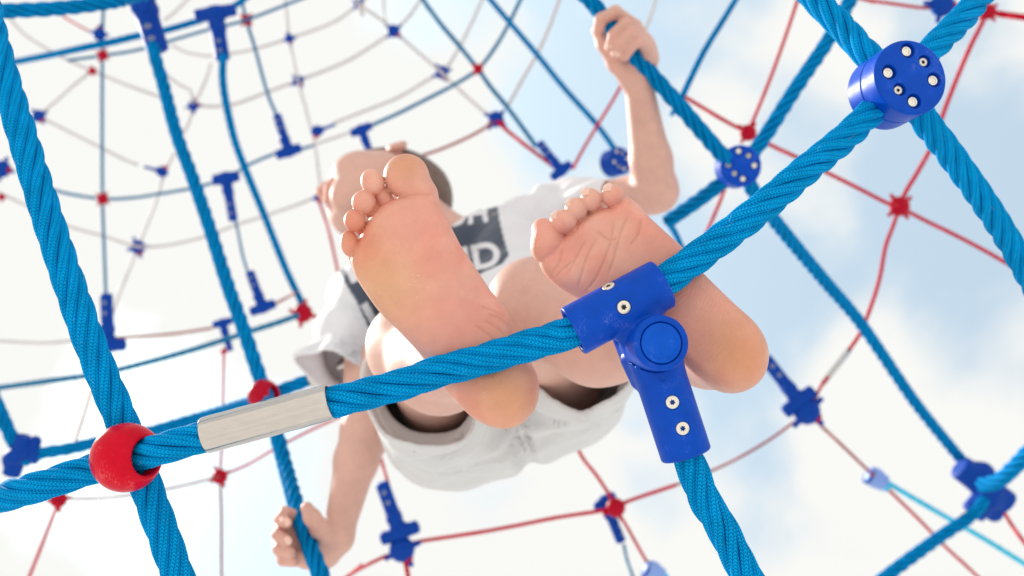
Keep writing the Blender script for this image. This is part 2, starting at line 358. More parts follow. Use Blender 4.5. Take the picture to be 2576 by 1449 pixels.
# ------------------------------------------------------------------ ropes and lathes
def curve3(pts, step):
    P = spline2(pts, 24, closed=False); seg = np.linalg.norm(np.diff(P, axis=0), axis=1); s = np.r_[0, np.cumsum(seg)]
    n = max(4, int(s[-1] / step)); t = np.linspace(0, s[-1], n + 1)
    C = np.stack([np.interp(t, s, P[:, i]) for i in range(3)], 1)
    T = np.gradient(C, axis=0); T /= np.linalg.norm(T, axis=1)[:, None]
    nn = np.zeros_like(C); v = norm(np.cross(T[0], [0.3, 0.9, 0.2])); 
    for i in range(len(C)):
        v = norm(v - T[i] * (v @ T[i])); nn[i] = v
    return C, T, nn, np.cross(T, nn), t
def tube_faces(n, k, off=0):
    i = np.arange(n - 1)[:, None]; j = np.arange(k)[None]; j2 = (j + 1) % k
    return (np.stack([i * k + j, i * k + j2, (i + 1) * k + j2, (i + 1) * k + j], -1).reshape(-1, 4) + off)
def strand_rope(pts, R, pitch=None, step=0.003, ring=10, jit=1.0, phase=0.0):
    """six braided strands laid round each other"""
    pitch = pitch or R * 12.0; C, T, Nn, Bn, t = curve3(pts, step); rs = R * 0.337; ro = R - rs
    V, Fc, UV = [], [], []; off = 0
    for i in range(6):
        wob = jit * 0.035 * np.sin(t * 60 + i * 2.1) + jit * 0.025 * np.sin(t * 151 + i)
        ph = 2 * math.pi * (t / pitch + i / 6) + wob + phase
        rr = ro * (1 + jit * 0.02 * np.sin(t * 90 + i * 1.7))
        D = np.cos(ph)[:, None] * Nn + np.sin(ph)[:, None] * Bn; Cs = C + D * rr[:, None] if np.ndim(rr) else C + D * rr
        Ts = np.gradient(Cs, axis=0); Ts /= np.linalg.norm(Ts, axis=1)[:, None]
        E = np.cross(Ts, D); E /= np.linalg.norm(E, axis=1)[:, None]; D2 = np.cross(E, Ts)
        a = np.arange(ring) / ring * 2 * math.pi
        rad = rs * (1 + 0.02 * np.sin(t * 200 + i))
        pts_ = Cs[:, None] + (D2[:, None] * np.cos(a)[None, :, None] * 0.98 + E[:, None] * np.sin(a)[None, :, None] * 1.0) * rad[:, None, None]
        V.append(pts_.reshape(-1, 3)); fc = tube_faces(len(C), ring, off); Fc.append(fc)
        sl_ = np.r_[0, np.cumsum(np.linalg.norm(np.diff(Cs, axis=0), axis=1))]
        ii = np.repeat(np.arange(len(C) - 1), ring); jj = np.tile(np.arange(ring), len(C) - 1)
        u0 = jj / ring; u1 = (jj + 1) / ring; v0 = sl_[ii]; v1 = sl_[ii + 1]
        UV.append(np.stack([np.stack([u0, v0], 1), np.stack([u1, v0], 1), np.stack([u1, v1], 1), np.stack([u0, v1], 1)], 1).reshape(-1, 2))
        off += len(C) * ring
    a = np.arange(ring) / ring * 2 * math.pi; V.append((C[:, None] + (Nn[:, None] * np.cos(a)[None, :, None] + Bn[:, None] * np.sin(a)[None, :, None]) * (ro * .92)).reshape(-1, 3))
    Fc.append(tube_faces(len(C), ring, off)); UV.append(np.zeros((len(Fc[-1]) * 4, 2)))      # the core they are laid on
    return np.concatenate(V), np.concatenate(Fc), np.concatenate(UV)
def lobed_rope(pts, R, step=None, ring=10, lobes=5, amp=0.12, pitch=None):
    pitch = pitch or R * 14; step = step or R * 1.6; C, T, Nn, Bn, t = curve3(pts, step)
    a = np.arange(ring) / ring * 2 * math.pi; tw = 2 * math.pi * t / pitch
    rad = R * (1 + amp * np.cos(lobes * (a[None] - tw[:, None])))
    V = C[:, None] + (Nn[:, None] * np.cos(a)[None, :, None] + Bn[:, None] * np.sin(a)[None, :, None]) * rad[..., None]
    F_ = tube_faces(len(C), ring); n = len(V.reshape(-1, 3))
    return V.reshape(-1, 3), F_
def lathe(profile, base, R, ring=40):
    """profile (r, z) turned about the third row of R"""
    a = np.arange(ring) / ring * 2 * math.pi; P = np.array(profile)
    V = np.stack([P[:, 0][:, None] * np.cos(a), P[:, 0][:, None] * np.sin(a), np.repeat(P[:, 1][:, None], ring, 1)], -1).reshape(-1, 3)
    return V @ R + base, tube_faces(len(P), ring)

# ------------------------------------------------------------------ ground (the camera lies just above it, looking up)
gs = 1500.0
gm = mesh('ground', [(-gs, -gs, 0), (gs, -gs, 0), (gs, gs, 0), (-gs, gs, 0)], [(0, 1, 2, 3)], 'sand', False)
g_ = bpy.data.objects.new('ground', gm); COL.objects.link(g_); g_['kind'] = 'structure'

# ------------------------------------------------------------------ the foreground ropes
def run_on(P, pts):                            # a rope that leaves the frame runs on beyond it
    P = list(P); out = lambda p: not (0 < p[0] < 2576 and 0 < p[1] < 1449)
    for k in (0, -1):
        if out(pts[k]):
            a, b = (P[0], P[1]) if k == 0 else (P[-1], P[-2]); e = a + norm(a - b) * .7
            if k == 0: P.insert(0, e)
            else: P.append(e)
    return P
def big_rope(pts, w, label, group, near=True, R=None, phase=0.0, name='climbing_rope'):
    P = run_on([PX(*p) for p in pts], pts); dm = np.mean([p[2] for p in pts]); R = R or w * dm / F / 2
    V, Q, UV = strand_rope(P, R, step=0.003 if near else 0.009, ring=14 if near else 6, phase=phase, jit=1.0)
    o = obj(name, V, Q, 'blue_rope' if near else 'far_rope', uvs=UV, origin=P[0])
    return tag(o, label, 'rope', group)
RR = 0.0106
def fuzz(parent, pts, n, seed):
    r_ = np.random.default_rng(seed); C, T, Nn, Bn, t = curve3([PX(*p) for p in pts], .004); V, Q = [], []
    for k in range(n):
        i = int(r_.integers(2, len(C) - 2)); a = r_.random() * 6.283; d0 = Nn[i] * math.cos(a) + Bn[i] * math.sin(a); tdir = T[i] * r_.choice([-1, 1]); L_ = .0015 + .0035 * r_.random() ** 2
        b = len(V); s = .00007
        for j in range(3):
            p = C[i] + d0 * (RR * .93 + L_ * (j / 2) ** 1.0 * .8) + tdir * L_ * (j / 2) ** 1.6 * .9 + r_.normal(size=3) * .0002
            for q in range(3): V.append(p + (Nn[i] * math.cos(q * 2.09) + np.cross(d0, T[i]) * math.sin(q * 2.09)) * s * (1 - .3 * j))
        for j in range(2):
            for q in range(3): Q.append((b + j * 3 + q, b + j * 3 + (q + 1) % 3, b + (j + 1) * 3 + (q + 1) % 3, b + (j + 1) * 3 + q))
    o = obj('loose_fibres', np.array(V), np.array(Q), 'fibre', parent); o['kind'] = 'stuff'
G1 = 'thick blue ropes of the climbing net'
pts_ = [(-95, -330, .82), (-45, -60, .76), (-14, 100, .73), (44, 300, .71), (105, 500, .69), (180, 730, .67), (241, 901, .66), (300, 1045, .655), (345, 1160, .652), (392, 1290, .65), (444, 1440, .65), (520, 1660, .65), (560, 1800, .65)]
fuzz(big_rope(pts_, 0, 'thick blue braided rope at the left edge running down through the glossy red ball', G1, R=RR, phase=0.4), pts_, 260, 1)
pts_ = [(-260, 1300, .70), (-20, 1256, .665), (60, 1234, .65), (120, 1217, .648), (230, 1180, .650), (300, 1160, .646), (341, 1147, .641), (400, 1130, .633), (444, 1118, .631), (520, 1096, .633), (670, 1052, .634), (828, 1014, .634), (1005, 968, .637), (1110, 933, .639), (1215, 905, .640), (1319, 872, .638), (1400, 848, .634), (1446, 831, .630), (1555, 773, .629), (1664, 712, .634), (1702, 686, .638), (1812, 604, .645), (1922, 518, .655), (2022, 432, .675), (2122, 350, .70), (2195, 280, .717), (2245, 235, .724)]
fuzz(big_rope(pts_, 0, 'main thick blue braided rope crossing the photo under both bare feet', G1, R=RR, phase=1.0), pts_, 260, 2)
pts_ = [(2262, 215, .722), (2182, 138, .74), (2120, 70, .76), (2047, -5, .78), (1900, -160, .84), (1840, -220, .86)]
fuzz(big_rope(pts_, 0, 'thick blue rope leaving the near round hub towards the upper left', G1, R=RR, phase=2.0), pts_, 110, 3)
pts_ = [(2290, 190, .722), (2346, 122, .74), (2422, 45, .76), (2490, -40, .79), (2640, -230, .84)]
fuzz(big_rope(pts_, 0, 'short thick blue rope leaving the near round hub towards the top right corner', G1, R=RR, phase=0.3), pts_, 110, 4)
pts_ = [(2285, 230, .722), (2325, 302, .735), (2388, 385, .76), (2474, 505, .79), (2540, 610, .82), (2590, 700, .84), (2700, 900, .9)]
fuzz(big_rope(pts_, 0, 'thick blue rope falling from the near round hub to the right edge', G1, R=RR, phase=1.3), pts_, 110, 5)
pts_ = [(1700, 1080, .632), (1720, 1130, .632), (1736, 1165, .632), (1772, 1256, .633), (1812, 1322, .634), (1868, 1430, .635), (1960, 1600, .64), (2000, 1700, .64)]
fuzz(big_rope(pts_, 0, 'thick blue braided rope hanging out of the hinged clamp at the bottom', G1, R=RR, phase=0.9), pts_, 110, 6)
# second row
G2 = 'blurred blue ropes of the far net'
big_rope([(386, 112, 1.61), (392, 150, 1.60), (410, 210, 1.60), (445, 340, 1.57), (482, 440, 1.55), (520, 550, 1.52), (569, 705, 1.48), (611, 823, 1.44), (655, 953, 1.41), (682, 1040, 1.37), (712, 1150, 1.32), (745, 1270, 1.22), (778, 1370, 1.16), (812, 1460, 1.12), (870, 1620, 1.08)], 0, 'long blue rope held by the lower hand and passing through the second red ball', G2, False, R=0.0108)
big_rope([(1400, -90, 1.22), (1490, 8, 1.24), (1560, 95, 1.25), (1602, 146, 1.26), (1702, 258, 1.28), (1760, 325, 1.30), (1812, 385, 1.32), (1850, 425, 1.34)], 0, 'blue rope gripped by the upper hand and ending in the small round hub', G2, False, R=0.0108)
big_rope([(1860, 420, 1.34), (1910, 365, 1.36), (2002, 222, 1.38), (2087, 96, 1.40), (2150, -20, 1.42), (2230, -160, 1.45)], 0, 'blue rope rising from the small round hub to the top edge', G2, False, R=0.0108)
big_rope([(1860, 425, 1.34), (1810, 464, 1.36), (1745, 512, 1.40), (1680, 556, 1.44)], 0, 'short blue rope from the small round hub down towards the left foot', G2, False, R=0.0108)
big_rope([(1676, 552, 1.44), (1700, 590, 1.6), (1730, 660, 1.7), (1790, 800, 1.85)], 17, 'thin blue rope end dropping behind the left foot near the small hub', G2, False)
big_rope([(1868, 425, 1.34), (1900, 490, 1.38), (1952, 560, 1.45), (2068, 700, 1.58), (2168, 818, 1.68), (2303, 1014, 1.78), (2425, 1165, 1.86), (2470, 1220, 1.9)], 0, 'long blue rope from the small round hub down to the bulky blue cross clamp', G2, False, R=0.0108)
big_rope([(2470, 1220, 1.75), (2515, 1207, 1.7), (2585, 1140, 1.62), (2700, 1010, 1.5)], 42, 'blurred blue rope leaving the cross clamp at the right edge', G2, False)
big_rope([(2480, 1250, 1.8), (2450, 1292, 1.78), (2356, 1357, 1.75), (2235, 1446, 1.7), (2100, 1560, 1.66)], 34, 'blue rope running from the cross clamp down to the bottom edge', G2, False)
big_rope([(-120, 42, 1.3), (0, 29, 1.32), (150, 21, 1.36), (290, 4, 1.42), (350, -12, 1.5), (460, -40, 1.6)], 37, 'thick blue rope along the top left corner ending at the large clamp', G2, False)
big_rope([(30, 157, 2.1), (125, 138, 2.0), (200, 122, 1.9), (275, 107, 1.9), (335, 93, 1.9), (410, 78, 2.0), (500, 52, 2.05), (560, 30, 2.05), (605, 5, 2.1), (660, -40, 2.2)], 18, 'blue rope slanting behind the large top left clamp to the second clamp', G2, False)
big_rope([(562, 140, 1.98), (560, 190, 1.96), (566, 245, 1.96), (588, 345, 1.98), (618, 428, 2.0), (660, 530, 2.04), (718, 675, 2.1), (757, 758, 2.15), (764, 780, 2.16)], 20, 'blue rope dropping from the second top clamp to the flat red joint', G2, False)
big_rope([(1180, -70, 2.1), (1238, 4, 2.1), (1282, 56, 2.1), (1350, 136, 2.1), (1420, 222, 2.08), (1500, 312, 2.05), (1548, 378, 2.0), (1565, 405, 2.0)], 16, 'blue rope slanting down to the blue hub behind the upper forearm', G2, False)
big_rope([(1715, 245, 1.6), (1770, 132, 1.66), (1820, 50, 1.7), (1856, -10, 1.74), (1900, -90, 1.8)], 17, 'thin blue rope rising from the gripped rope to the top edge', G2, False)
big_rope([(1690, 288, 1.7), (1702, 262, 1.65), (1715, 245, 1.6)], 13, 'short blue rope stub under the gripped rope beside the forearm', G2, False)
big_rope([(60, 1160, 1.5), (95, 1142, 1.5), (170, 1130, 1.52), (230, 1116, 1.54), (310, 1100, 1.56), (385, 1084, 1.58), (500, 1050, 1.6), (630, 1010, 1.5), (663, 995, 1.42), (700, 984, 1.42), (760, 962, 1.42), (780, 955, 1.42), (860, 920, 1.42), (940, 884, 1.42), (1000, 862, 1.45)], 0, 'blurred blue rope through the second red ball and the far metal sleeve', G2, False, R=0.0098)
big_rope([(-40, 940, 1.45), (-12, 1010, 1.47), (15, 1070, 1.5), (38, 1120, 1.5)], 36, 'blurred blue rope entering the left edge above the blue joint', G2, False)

# ------------------------------------------------------------------ the thin ropes behind
def thin(mt, w, label, group, pts, name='net_rope'):
    P = run_on([PX(*p) for p in pts], pts); dm = np.mean([p[2] for p in pts])
    V, Q = lobed_rope(P, w * dm / F / 2, ring=8, lobes=4, amp=0.10)
    o = obj(name, V, Q, mt, origin=P[0]); return tag(o, label, 'rope', group)
def D(d, *uv): return [(u, v, d + 0.02 * math.sin(i * 2.3)) for i, (u, v) in enumerate(uv)]
GB, GR, GG = 'thin blue ropes of the far net', 'thin red ropes of the far net', 'pale faded ropes of the far net'  # the grey ones of the last group are pale from painted haze
thin('thin_blue', 8, 'thin blue upright rope near the left edge with two red joints on it', GB, D(2.3, (260, 20), (258, 100), (257, 300), (258, 500), (262, 620), (266, 730), (268, 790)))
thin('thin_blue', 8, 'thin blue rope sagging from the thick left rope to the narrow T clamp', GB, D(2.35, (110, 470), (170, 487), (258, 500), (330, 498), (400, 488), (480, 474), (545, 458)))
thin('thin_blue', 8, 'thin blue rope rising from the narrow T clamp past the upturned T clamp', GB, D(2.35, (590, 440), (625, 415), (700, 384), (750, 376), (790, 366)))
thin('thin_blue', 7, 'thin blue rope hanging between the narrow T clamp and the lower clamp foot', GB, D(2.3, (588, 540), (597, 575), (610, 640), (625, 690)))
thin('thin_blue', 9, 'thin blue rope dropping from the top red joint to the upturned T clamp', GB, D(2.3, (600, -30), (612, 20), (622, 60), (641, 120), (672, 232), (696, 290)))
thin('thin_blue', 8, 'thin blue rope through both top left red joints behind the clamps', GB, D(2.25, (170, 152), (258, 140), (340, 127), (410, 108), (520, 76), (620, 50), (750, 0), (830, -30)))
thin('thin_blue', 10, 'thin blue rope slanting from the T clamp above the head to the square red joint', GB, D(2.2, (935, 315), (1000, 286), (1080, 246), (1145, 212), (1202, 174), (1245, 120), (1282, 56), (1318, -20)))
thin('thin_blue', 12, 'thin blue rope crossing the square red joint down to the slim clamp over the shoulder', GB, D(2.15, (1040, -40), (1066, 2), (1110, 62), (1156, 116), (1202, 174), (1235, 220), (1270, 262), (1310, 315), (1350, 370)))
thin('thin_blue', 14, 'blue rope passing low behind the thick left ropes to the flat red joint', GB, D(2.0, (-60, 985), (0, 975), (110, 960), (225, 944), (290, 932), (450, 890), (560, 856), (640, 830), (700, 811), (750, 793)))
thin('thin_blue', 8, 'thin dark teal rope at the bottom under the forked blue sleeve', GB, D(2.0, (1569, 1370), (1578, 1410), (1592, 1450), (1615, 1520)))
thin('cyan', 13, 'bright cyan rope running from the pale joint to the lower right edge', GB, D(1.9, (2228, 1210), (2252, 1226), (2320, 1266), (2400, 1312), (2480, 1358), (2580, 1420), (2660, 1470)))
thin('red_rope', 10, 'red rope curving from the bottom blue ball joint up past the hanging clamp', GR, D(1.75, (1020, 1376), (1050, 1363), (1200, 1340), (1300, 1322), (1400, 1302), (1530, 1281), (1590, 1257), (1700, 1220)))
thin('brown_rope', 7, 'dull red rope rising from behind the hanging clamp to the right blue ball joint', GR, D(1.8, (1700, 1220), (1800, 1180), (1880, 1140), (1945, 1100), (2000, 1060), (2030, 1040)))
thin('red_rope', 9, 'red rope leaving the bottom edge for the blue ball joint under the lower hand', GR, D(1.75, (840, 1478), (880, 1446), (930, 1418), (985, 1392)))
thin('red_rope', 12, 'short red rope dropping from the blue ball joint at the bottom edge', GR, D(1.75, (1016, 1400), (1026, 1445), (1035, 1500)))
thin('red_rope', 8, 'short red rope behind the shorts and the chain of blue joints', GR, D(1.8, (950, 1120), (963, 1170), (975, 1210), (986, 1250)))
thin('red_rope', 9, 'red rope from under the shorts to the red joint beside the forked sleeve', GR, D(1.75, (1440, 1100), (1466, 1152), (1500, 1195), (1530, 1240), (1548, 1270)))
thin('red_rope', 8, 'red rope from the red joint down to the pale ball at the bottom edge', GR, D(1.75, (1556, 1290), (1580, 1330), (1605, 1375), (1628, 1415)))
thin('brown_rope', 6, 'dull red rope sagging from the left red joint to the low red ball joint', GR, D(1.9, (150, 1254), (240, 1254), (320, 1246), (420, 1230), (500, 1212), (553, 1198)))
thin('red_rope', 7, 'red rope rising from the low red ball joint past the metal sleeve', GR, D(1.9, (553, 1198), (620, 1170), (690, 1130), (770, 1088), (860, 1045), (900, 1020)))
thin('red_rope', 6, 'red upright rope between the small T clamp and the low red ball joint', GR, D(1.9, (563, 880), (562, 960), (560, 1060), (557, 1140), (553, 1195)))
thin('brown_rope', 7, 'dull red upright rope below the low red ball joint', GR, D(1.9, (554, 1205), (557, 1300), (557, 1400), (558, 1500)))
thin('red_rope', 8, 'red rope falling from the left red joint to the bottom edge', GR, D(1.85, (148, 1262), (125, 1320), (98, 1390), (70, 1460), (50, 1510)))
thin('brown_rope', 6, 'dull red rope slanting behind the thick left ropes', GR, D(1.9, (240, 950), (222, 1010), (205, 1065), (188, 1115)))
thin('red_rope', 10, 'red rope from the lower left of the large red joint towards the metal splice', GR, D(1.8, (2262, 520), (2248, 565), (2228, 620), (2215, 690), (2200, 745), (2180, 800), (2160, 845), (2136, 880)))
thin('red_rope', 8, 'red rope between the metal splice and the right blue ball joint', GR, D(1.8, (2136, 880), (2100, 928), (2068, 968), (2052, 1000), (2038, 1030)))
thin('red_rope', 11, 'red rope from the top right red joint down to the large red joint', GR, D(1.8, (2485, 28), (2470, 60), (2440, 120), (2410, 190), (2375, 280), (2350, 355), (2310, 430), (2280, 480), (2265, 515)))
thin('red_rope', 10, 'red rope joining the red joint by the small hub to the large red joint', GR, D(1.75, (1882, 333), (1945, 368), (2005, 396), (2080, 434), (2160, 474), (2230, 510), (2262, 520)))
thin('red_rope', 10, 'red rope from the large red joint out to the right edge', GR, D(1.8, (2265, 522), (2330, 556), (2400, 590), (2480, 632), (2560, 678), (2640, 720)))
thin('red_rope', 9, 'red rope rising from the red joint by the small hub to the top edge', GR, D(1.8, (1882, 333), (1900, 290), (1925, 230), (1950, 165), (1980, 80), (2005, 5), (2025, -50)))
thin('red_rope', 10, 'red rope between the gripped rope and the red joint by the small hub', GR, D(1.75, (1720, 242), (1760, 266), (1810, 296), (1850, 318), (1882, 333)))
thin('red_rope', 9, 'red rope below the small round hub ending behind the left foot', GR, D(1.8, (1830, 455), (1812, 505), (1795, 545), (1775, 590)))
thin('red_rope', 8, 'red rope along the top edge to the top right red joint', GR, D(1.8, (2130, -12), (2180, 0), (2250, 10), (2330, 20), (2400, 14), (2485, 26)))
thin('red_rope', 16, 'thicker red rope from the top right red joint to the right edge', GR, D(1.8, (2485, 28), (2520, 36), (2580, 44), (2660, 56)))
thin('brown_rope', 8, 'dull red rope from the right blue ball joint to the pale joint', GR, D(1.85, (2040, 1045), (2075, 1080), (2120, 1122), (2175, 1175), (2200, 1198)))
thin('red_rope', 8, 'red rope from the pale joint to the bottom edge under the blue rope', GR, D(1.9, (2225, 1222), (2262, 1258), (2320, 1315), (2375, 1372), (2440, 1432), (2480, 1470)))
thin('red_rope', 10, 'short red rope below the bulky cross clamp at the right edge', GR, D(1.9, (2520, 1280), (2545, 1320), (2575, 1362), (2620, 1420)))
thin('red_rope', 10, 'red rope below the blue ball joint ending at the slim clamp over the shoulder', GR, D(2.1, (1250, 305), (1285, 336), (1320, 364), (1352, 388), (1400, 425)))
thin('red_rope', 8, 'red rope crossing behind the slanting blue rope left of the forearm', GR, D(2.0, (1568, 205), (1540, 255), (1505, 312), (1470, 370), (1440, 425)))
thin('brown_rope', 8, 'purple red rope from the head up to the blue ball joint', GR, D(2.1, (1060, 392), (1110, 375), (1170, 349), (1215, 325), (1240, 305)))
thin('red_rope', 5, 'small red rope above the top left blue joint', GR, D(2.4, (140, 25), (170, 48), (205, 68), (240, 86)))
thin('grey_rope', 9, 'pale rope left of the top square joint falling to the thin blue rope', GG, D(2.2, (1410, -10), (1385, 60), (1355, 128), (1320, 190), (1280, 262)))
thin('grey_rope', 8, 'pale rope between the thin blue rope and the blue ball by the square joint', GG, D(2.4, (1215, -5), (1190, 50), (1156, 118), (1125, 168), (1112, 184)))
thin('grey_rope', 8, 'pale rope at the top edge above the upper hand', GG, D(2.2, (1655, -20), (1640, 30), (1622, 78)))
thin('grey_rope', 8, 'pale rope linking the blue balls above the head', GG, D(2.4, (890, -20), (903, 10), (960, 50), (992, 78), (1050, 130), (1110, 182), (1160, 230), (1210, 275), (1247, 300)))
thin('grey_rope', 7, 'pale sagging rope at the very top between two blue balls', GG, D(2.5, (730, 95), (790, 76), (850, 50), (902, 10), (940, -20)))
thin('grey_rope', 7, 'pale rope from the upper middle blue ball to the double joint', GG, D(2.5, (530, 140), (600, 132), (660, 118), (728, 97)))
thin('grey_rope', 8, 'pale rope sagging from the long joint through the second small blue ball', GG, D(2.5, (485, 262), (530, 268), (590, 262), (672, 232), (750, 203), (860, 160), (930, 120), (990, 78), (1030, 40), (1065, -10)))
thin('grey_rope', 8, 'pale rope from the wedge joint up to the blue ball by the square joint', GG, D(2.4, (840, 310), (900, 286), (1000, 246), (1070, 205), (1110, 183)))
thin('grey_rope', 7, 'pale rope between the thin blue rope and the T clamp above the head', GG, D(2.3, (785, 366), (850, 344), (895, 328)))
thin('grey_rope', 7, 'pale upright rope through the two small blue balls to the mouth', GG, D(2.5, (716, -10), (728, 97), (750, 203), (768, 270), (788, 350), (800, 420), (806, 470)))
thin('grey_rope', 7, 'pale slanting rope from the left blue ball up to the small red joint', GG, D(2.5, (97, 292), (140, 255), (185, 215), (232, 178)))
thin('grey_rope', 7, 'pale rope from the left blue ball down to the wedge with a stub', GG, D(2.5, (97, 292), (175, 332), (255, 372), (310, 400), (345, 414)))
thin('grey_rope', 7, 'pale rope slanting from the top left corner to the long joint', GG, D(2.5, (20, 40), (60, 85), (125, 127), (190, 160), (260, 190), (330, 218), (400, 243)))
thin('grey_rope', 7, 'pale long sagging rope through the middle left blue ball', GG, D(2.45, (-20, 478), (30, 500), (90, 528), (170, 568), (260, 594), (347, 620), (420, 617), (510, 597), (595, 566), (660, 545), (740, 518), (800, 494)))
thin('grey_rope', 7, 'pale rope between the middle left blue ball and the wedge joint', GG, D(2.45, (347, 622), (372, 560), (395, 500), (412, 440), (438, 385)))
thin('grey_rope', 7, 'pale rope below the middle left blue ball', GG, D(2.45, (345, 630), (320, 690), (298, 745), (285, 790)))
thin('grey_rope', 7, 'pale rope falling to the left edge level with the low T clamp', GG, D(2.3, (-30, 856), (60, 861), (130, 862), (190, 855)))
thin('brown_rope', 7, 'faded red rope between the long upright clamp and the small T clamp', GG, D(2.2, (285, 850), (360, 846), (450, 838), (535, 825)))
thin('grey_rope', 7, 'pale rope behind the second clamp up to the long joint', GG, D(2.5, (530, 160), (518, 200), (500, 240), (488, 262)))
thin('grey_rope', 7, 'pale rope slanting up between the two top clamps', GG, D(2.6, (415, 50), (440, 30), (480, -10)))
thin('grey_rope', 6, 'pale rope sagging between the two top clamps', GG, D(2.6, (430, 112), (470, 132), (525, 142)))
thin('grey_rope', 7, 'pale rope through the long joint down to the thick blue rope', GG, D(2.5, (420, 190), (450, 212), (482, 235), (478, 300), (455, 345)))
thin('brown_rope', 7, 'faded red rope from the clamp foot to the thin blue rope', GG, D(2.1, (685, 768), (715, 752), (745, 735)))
thin('red_rope', 7, 'pinkish red rope between the jaw and the shirt sleeve', GR, D(2.2, (800, 500), (818, 550), (832, 600), (843, 650), (862, 740)))
thin('grey_rope', 6, 'pinkish rope above the double blue joint at the top edge', GG, D(2.4, (965, -10), (966, 30), (970, 60)))

# ------------------------------------------------------------------ sleeves, balls
def tube_sleeve(a, b, r, label, group):
    ax = norm(b - a); R3 = frame(ax, (0.2, 1, 0.3)); Lg = np.linalg.norm(b - a)
    pr = [(r * .84, Lg * .06), (r * .86, 0.0004), (r * .95, 0), (r * .99, .0007), (r * 1.0, .002)]
    pr += [(r * (1.0 + .008 * math.sin(i * 1.9)), .002 + (Lg - .004) * i / 14) for i in range(1, 14)]
    pr += [(r, Lg - .002), (r * .99, Lg - .0007), (r * .95, Lg), (r * .86, Lg - .0004), (r * .84, Lg * .94)]
    V, Q = lathe(pr, np.zeros(3), np.eye(3), 48); Vl = V.copy(); Vl[:, 0] *= 1.0 + 0.03 * np.sin(V[:, 2] * 60); 
    V = Vl @ R3 + a
    return tag(obj('metal_sleeve', V, Q, 'alu', origin=a), label, 'rope sleeve', group)
tube_sleeve(PX(514, 1096, .633), PX(832, 1010, .632), .0117, 'silvery aluminium sleeve on the main rope beside the glossy red ball', 'metal sleeves pressed on ropes')
tube_sleeve(PX(779, 957, 1.42), PX(944, 884, 1.42), .0117, 'blurred metal sleeve behind the main rope beneath the shirt', 'metal sleeves pressed on ropes')
tube_sleeve(PX(2137, 880, 1.8), PX(2069, 966, 1.8), .0052, 'thin metal splice on the red rope above the right blue ball joint', 'metal sleeves pressed on ropes')

def ball(c, axis, r, hole, label, group, mt='red', ring=64):
    R3 = frame(axis, (0.1, 1, 0)); n = 26; a0 = math.asin(hole / r); pr = []
    hz = math.sqrt(r * r - hole * hole)
    pr += [(hole * .93, -hz * .5), (hole * .93, -hz + .0022), (hole * .96, -hz + .0009)]
    for i in range(n + 1):
        a = a0 + .05 + (math.pi - 2 * a0 - .10) * i / n; pr.append((r * math.sin(a), -r * math.cos(a)))
    pr += [(hole * .96, hz - .0009), (hole * .93, hz - .0022), (hole * .93, hz * .5)]
    V, Q = lathe(pr, c, R3, ring)
    return tag(obj('rope_ball', V, Q, mt, origin=c), label, 'ball', group)
bc = PX(318, 1151, .640)
b1 = ball(bc, (.90, .10, .44), .0222, .0125, 'glossy red plastic ball where two thick blue ropes cross at lower left', 'red plastic balls on rope crossings')
ball(PX(663, 994, 1.40), (1, .2, .4), .0222, .0118, 'smaller blurred red ball on the far rope above the aluminium sleeve', 'red plastic balls on rope crossings', 'far_red', 32)

# ------------------------------------------------------------------ screws
def star(n=6, ro=1.0, ri=0.62, k=4):
    o = []
    for i in range(n * 2 * k):
        a = 2 * math.pi * i / (n * 2 * k); w = 0.5 + 0.5 * math.cos(n * a); o.append((ri + (ro - ri) * w ** 0.8, a))
    return o
def screw(c, n, r, parent, name='screw', cup=False):
    R3 = frame(n, (0.15, 1, 0.1)); V, Q = [], []
    if cup:
        V, Q = lathe([(r, -.003), (r, 0), (r * .92, .0004), (r * .72, .0004), (r * .66, 0), (r * .60, -.0016), (r * .3, -.0012), (0.00005, -.001)], c, R3, 28)
        return obj(name, V, Q, 'steel', parent)
    st = star(); m = len(st)
    rows = [[(r, -.002)] * m, [(r, -.0002)] * m, [(r * .95, .0002)] * m, [(r * .62, .0002)] * m, [(q * r * .44, .0001) for q, _ in st], [(q * r * .42, -.0013) for q, _ in st], [(.00002, -.0014)] * m]
    V = np.array([[(q * math.cos(st[i][1]), q * math.sin(st[i][1]), z) for i, (q, z) in enumerate(row)] for row in rows]).reshape(-1, 3) @ R3 + c
    o = obj(name, V, tube_faces(len(rows), m), 'zinc', parent)
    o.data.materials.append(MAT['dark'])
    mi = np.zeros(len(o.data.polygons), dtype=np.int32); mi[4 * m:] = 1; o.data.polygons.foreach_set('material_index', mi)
    return o

# ------------------------------------------------------------------ the hinged T clamp in front
KA, KB = PX(1440, 834, .629), PX(1668, 713, .634); KP = PX(1636, 868, .632); KE = PX(1727, 1146, .630)
kr = .0165; kax = norm(KB - KA); kn = norm(np.array([.10, .10, 1.0]))
def plane_dir(v, n): return norm(v - n * (v @ n))
clamp = thing('rope_clamp', (KA + KB) / 2, 'big blue plastic hinged T clamp with steel screws over the left foot', 'rope clamp', 'blue T clamps joining ropes')
tubeend = .0022
S1 = norm(PX(1607, 790, .60) - (KA + KB) / 2)
KC = PX(1598, 786, .632)
body = [p_cyl(KA, KB, kr, .0016), p_cap(KC, KP + np.array([0, 0, -.001]), kr * .93, kr * .93, .004),
        p_cyl(KP - kn * .016, KP + kn * .0285, .0171, .0016, .0015),
        p_cap(PX(1560, 812, .628), PX(1596, 900, .632), .0075, .004, .003),
        p_cap(PX(1552, 820, .650), PX(1585, 905, .648), .006, .006, .002),
        p_cyl(KP + kn * .0262, KP + kn * .04, .0130, .0006, .0008, 's'),
        p_cyl(KA - kax * .01, KA + kax * .012, kr * .80, .001, .002, 's'), p_cyl(KB - kax * .012, KB + kax * .01, kr * .80, .001, .002, 's')]
sc_pos = []
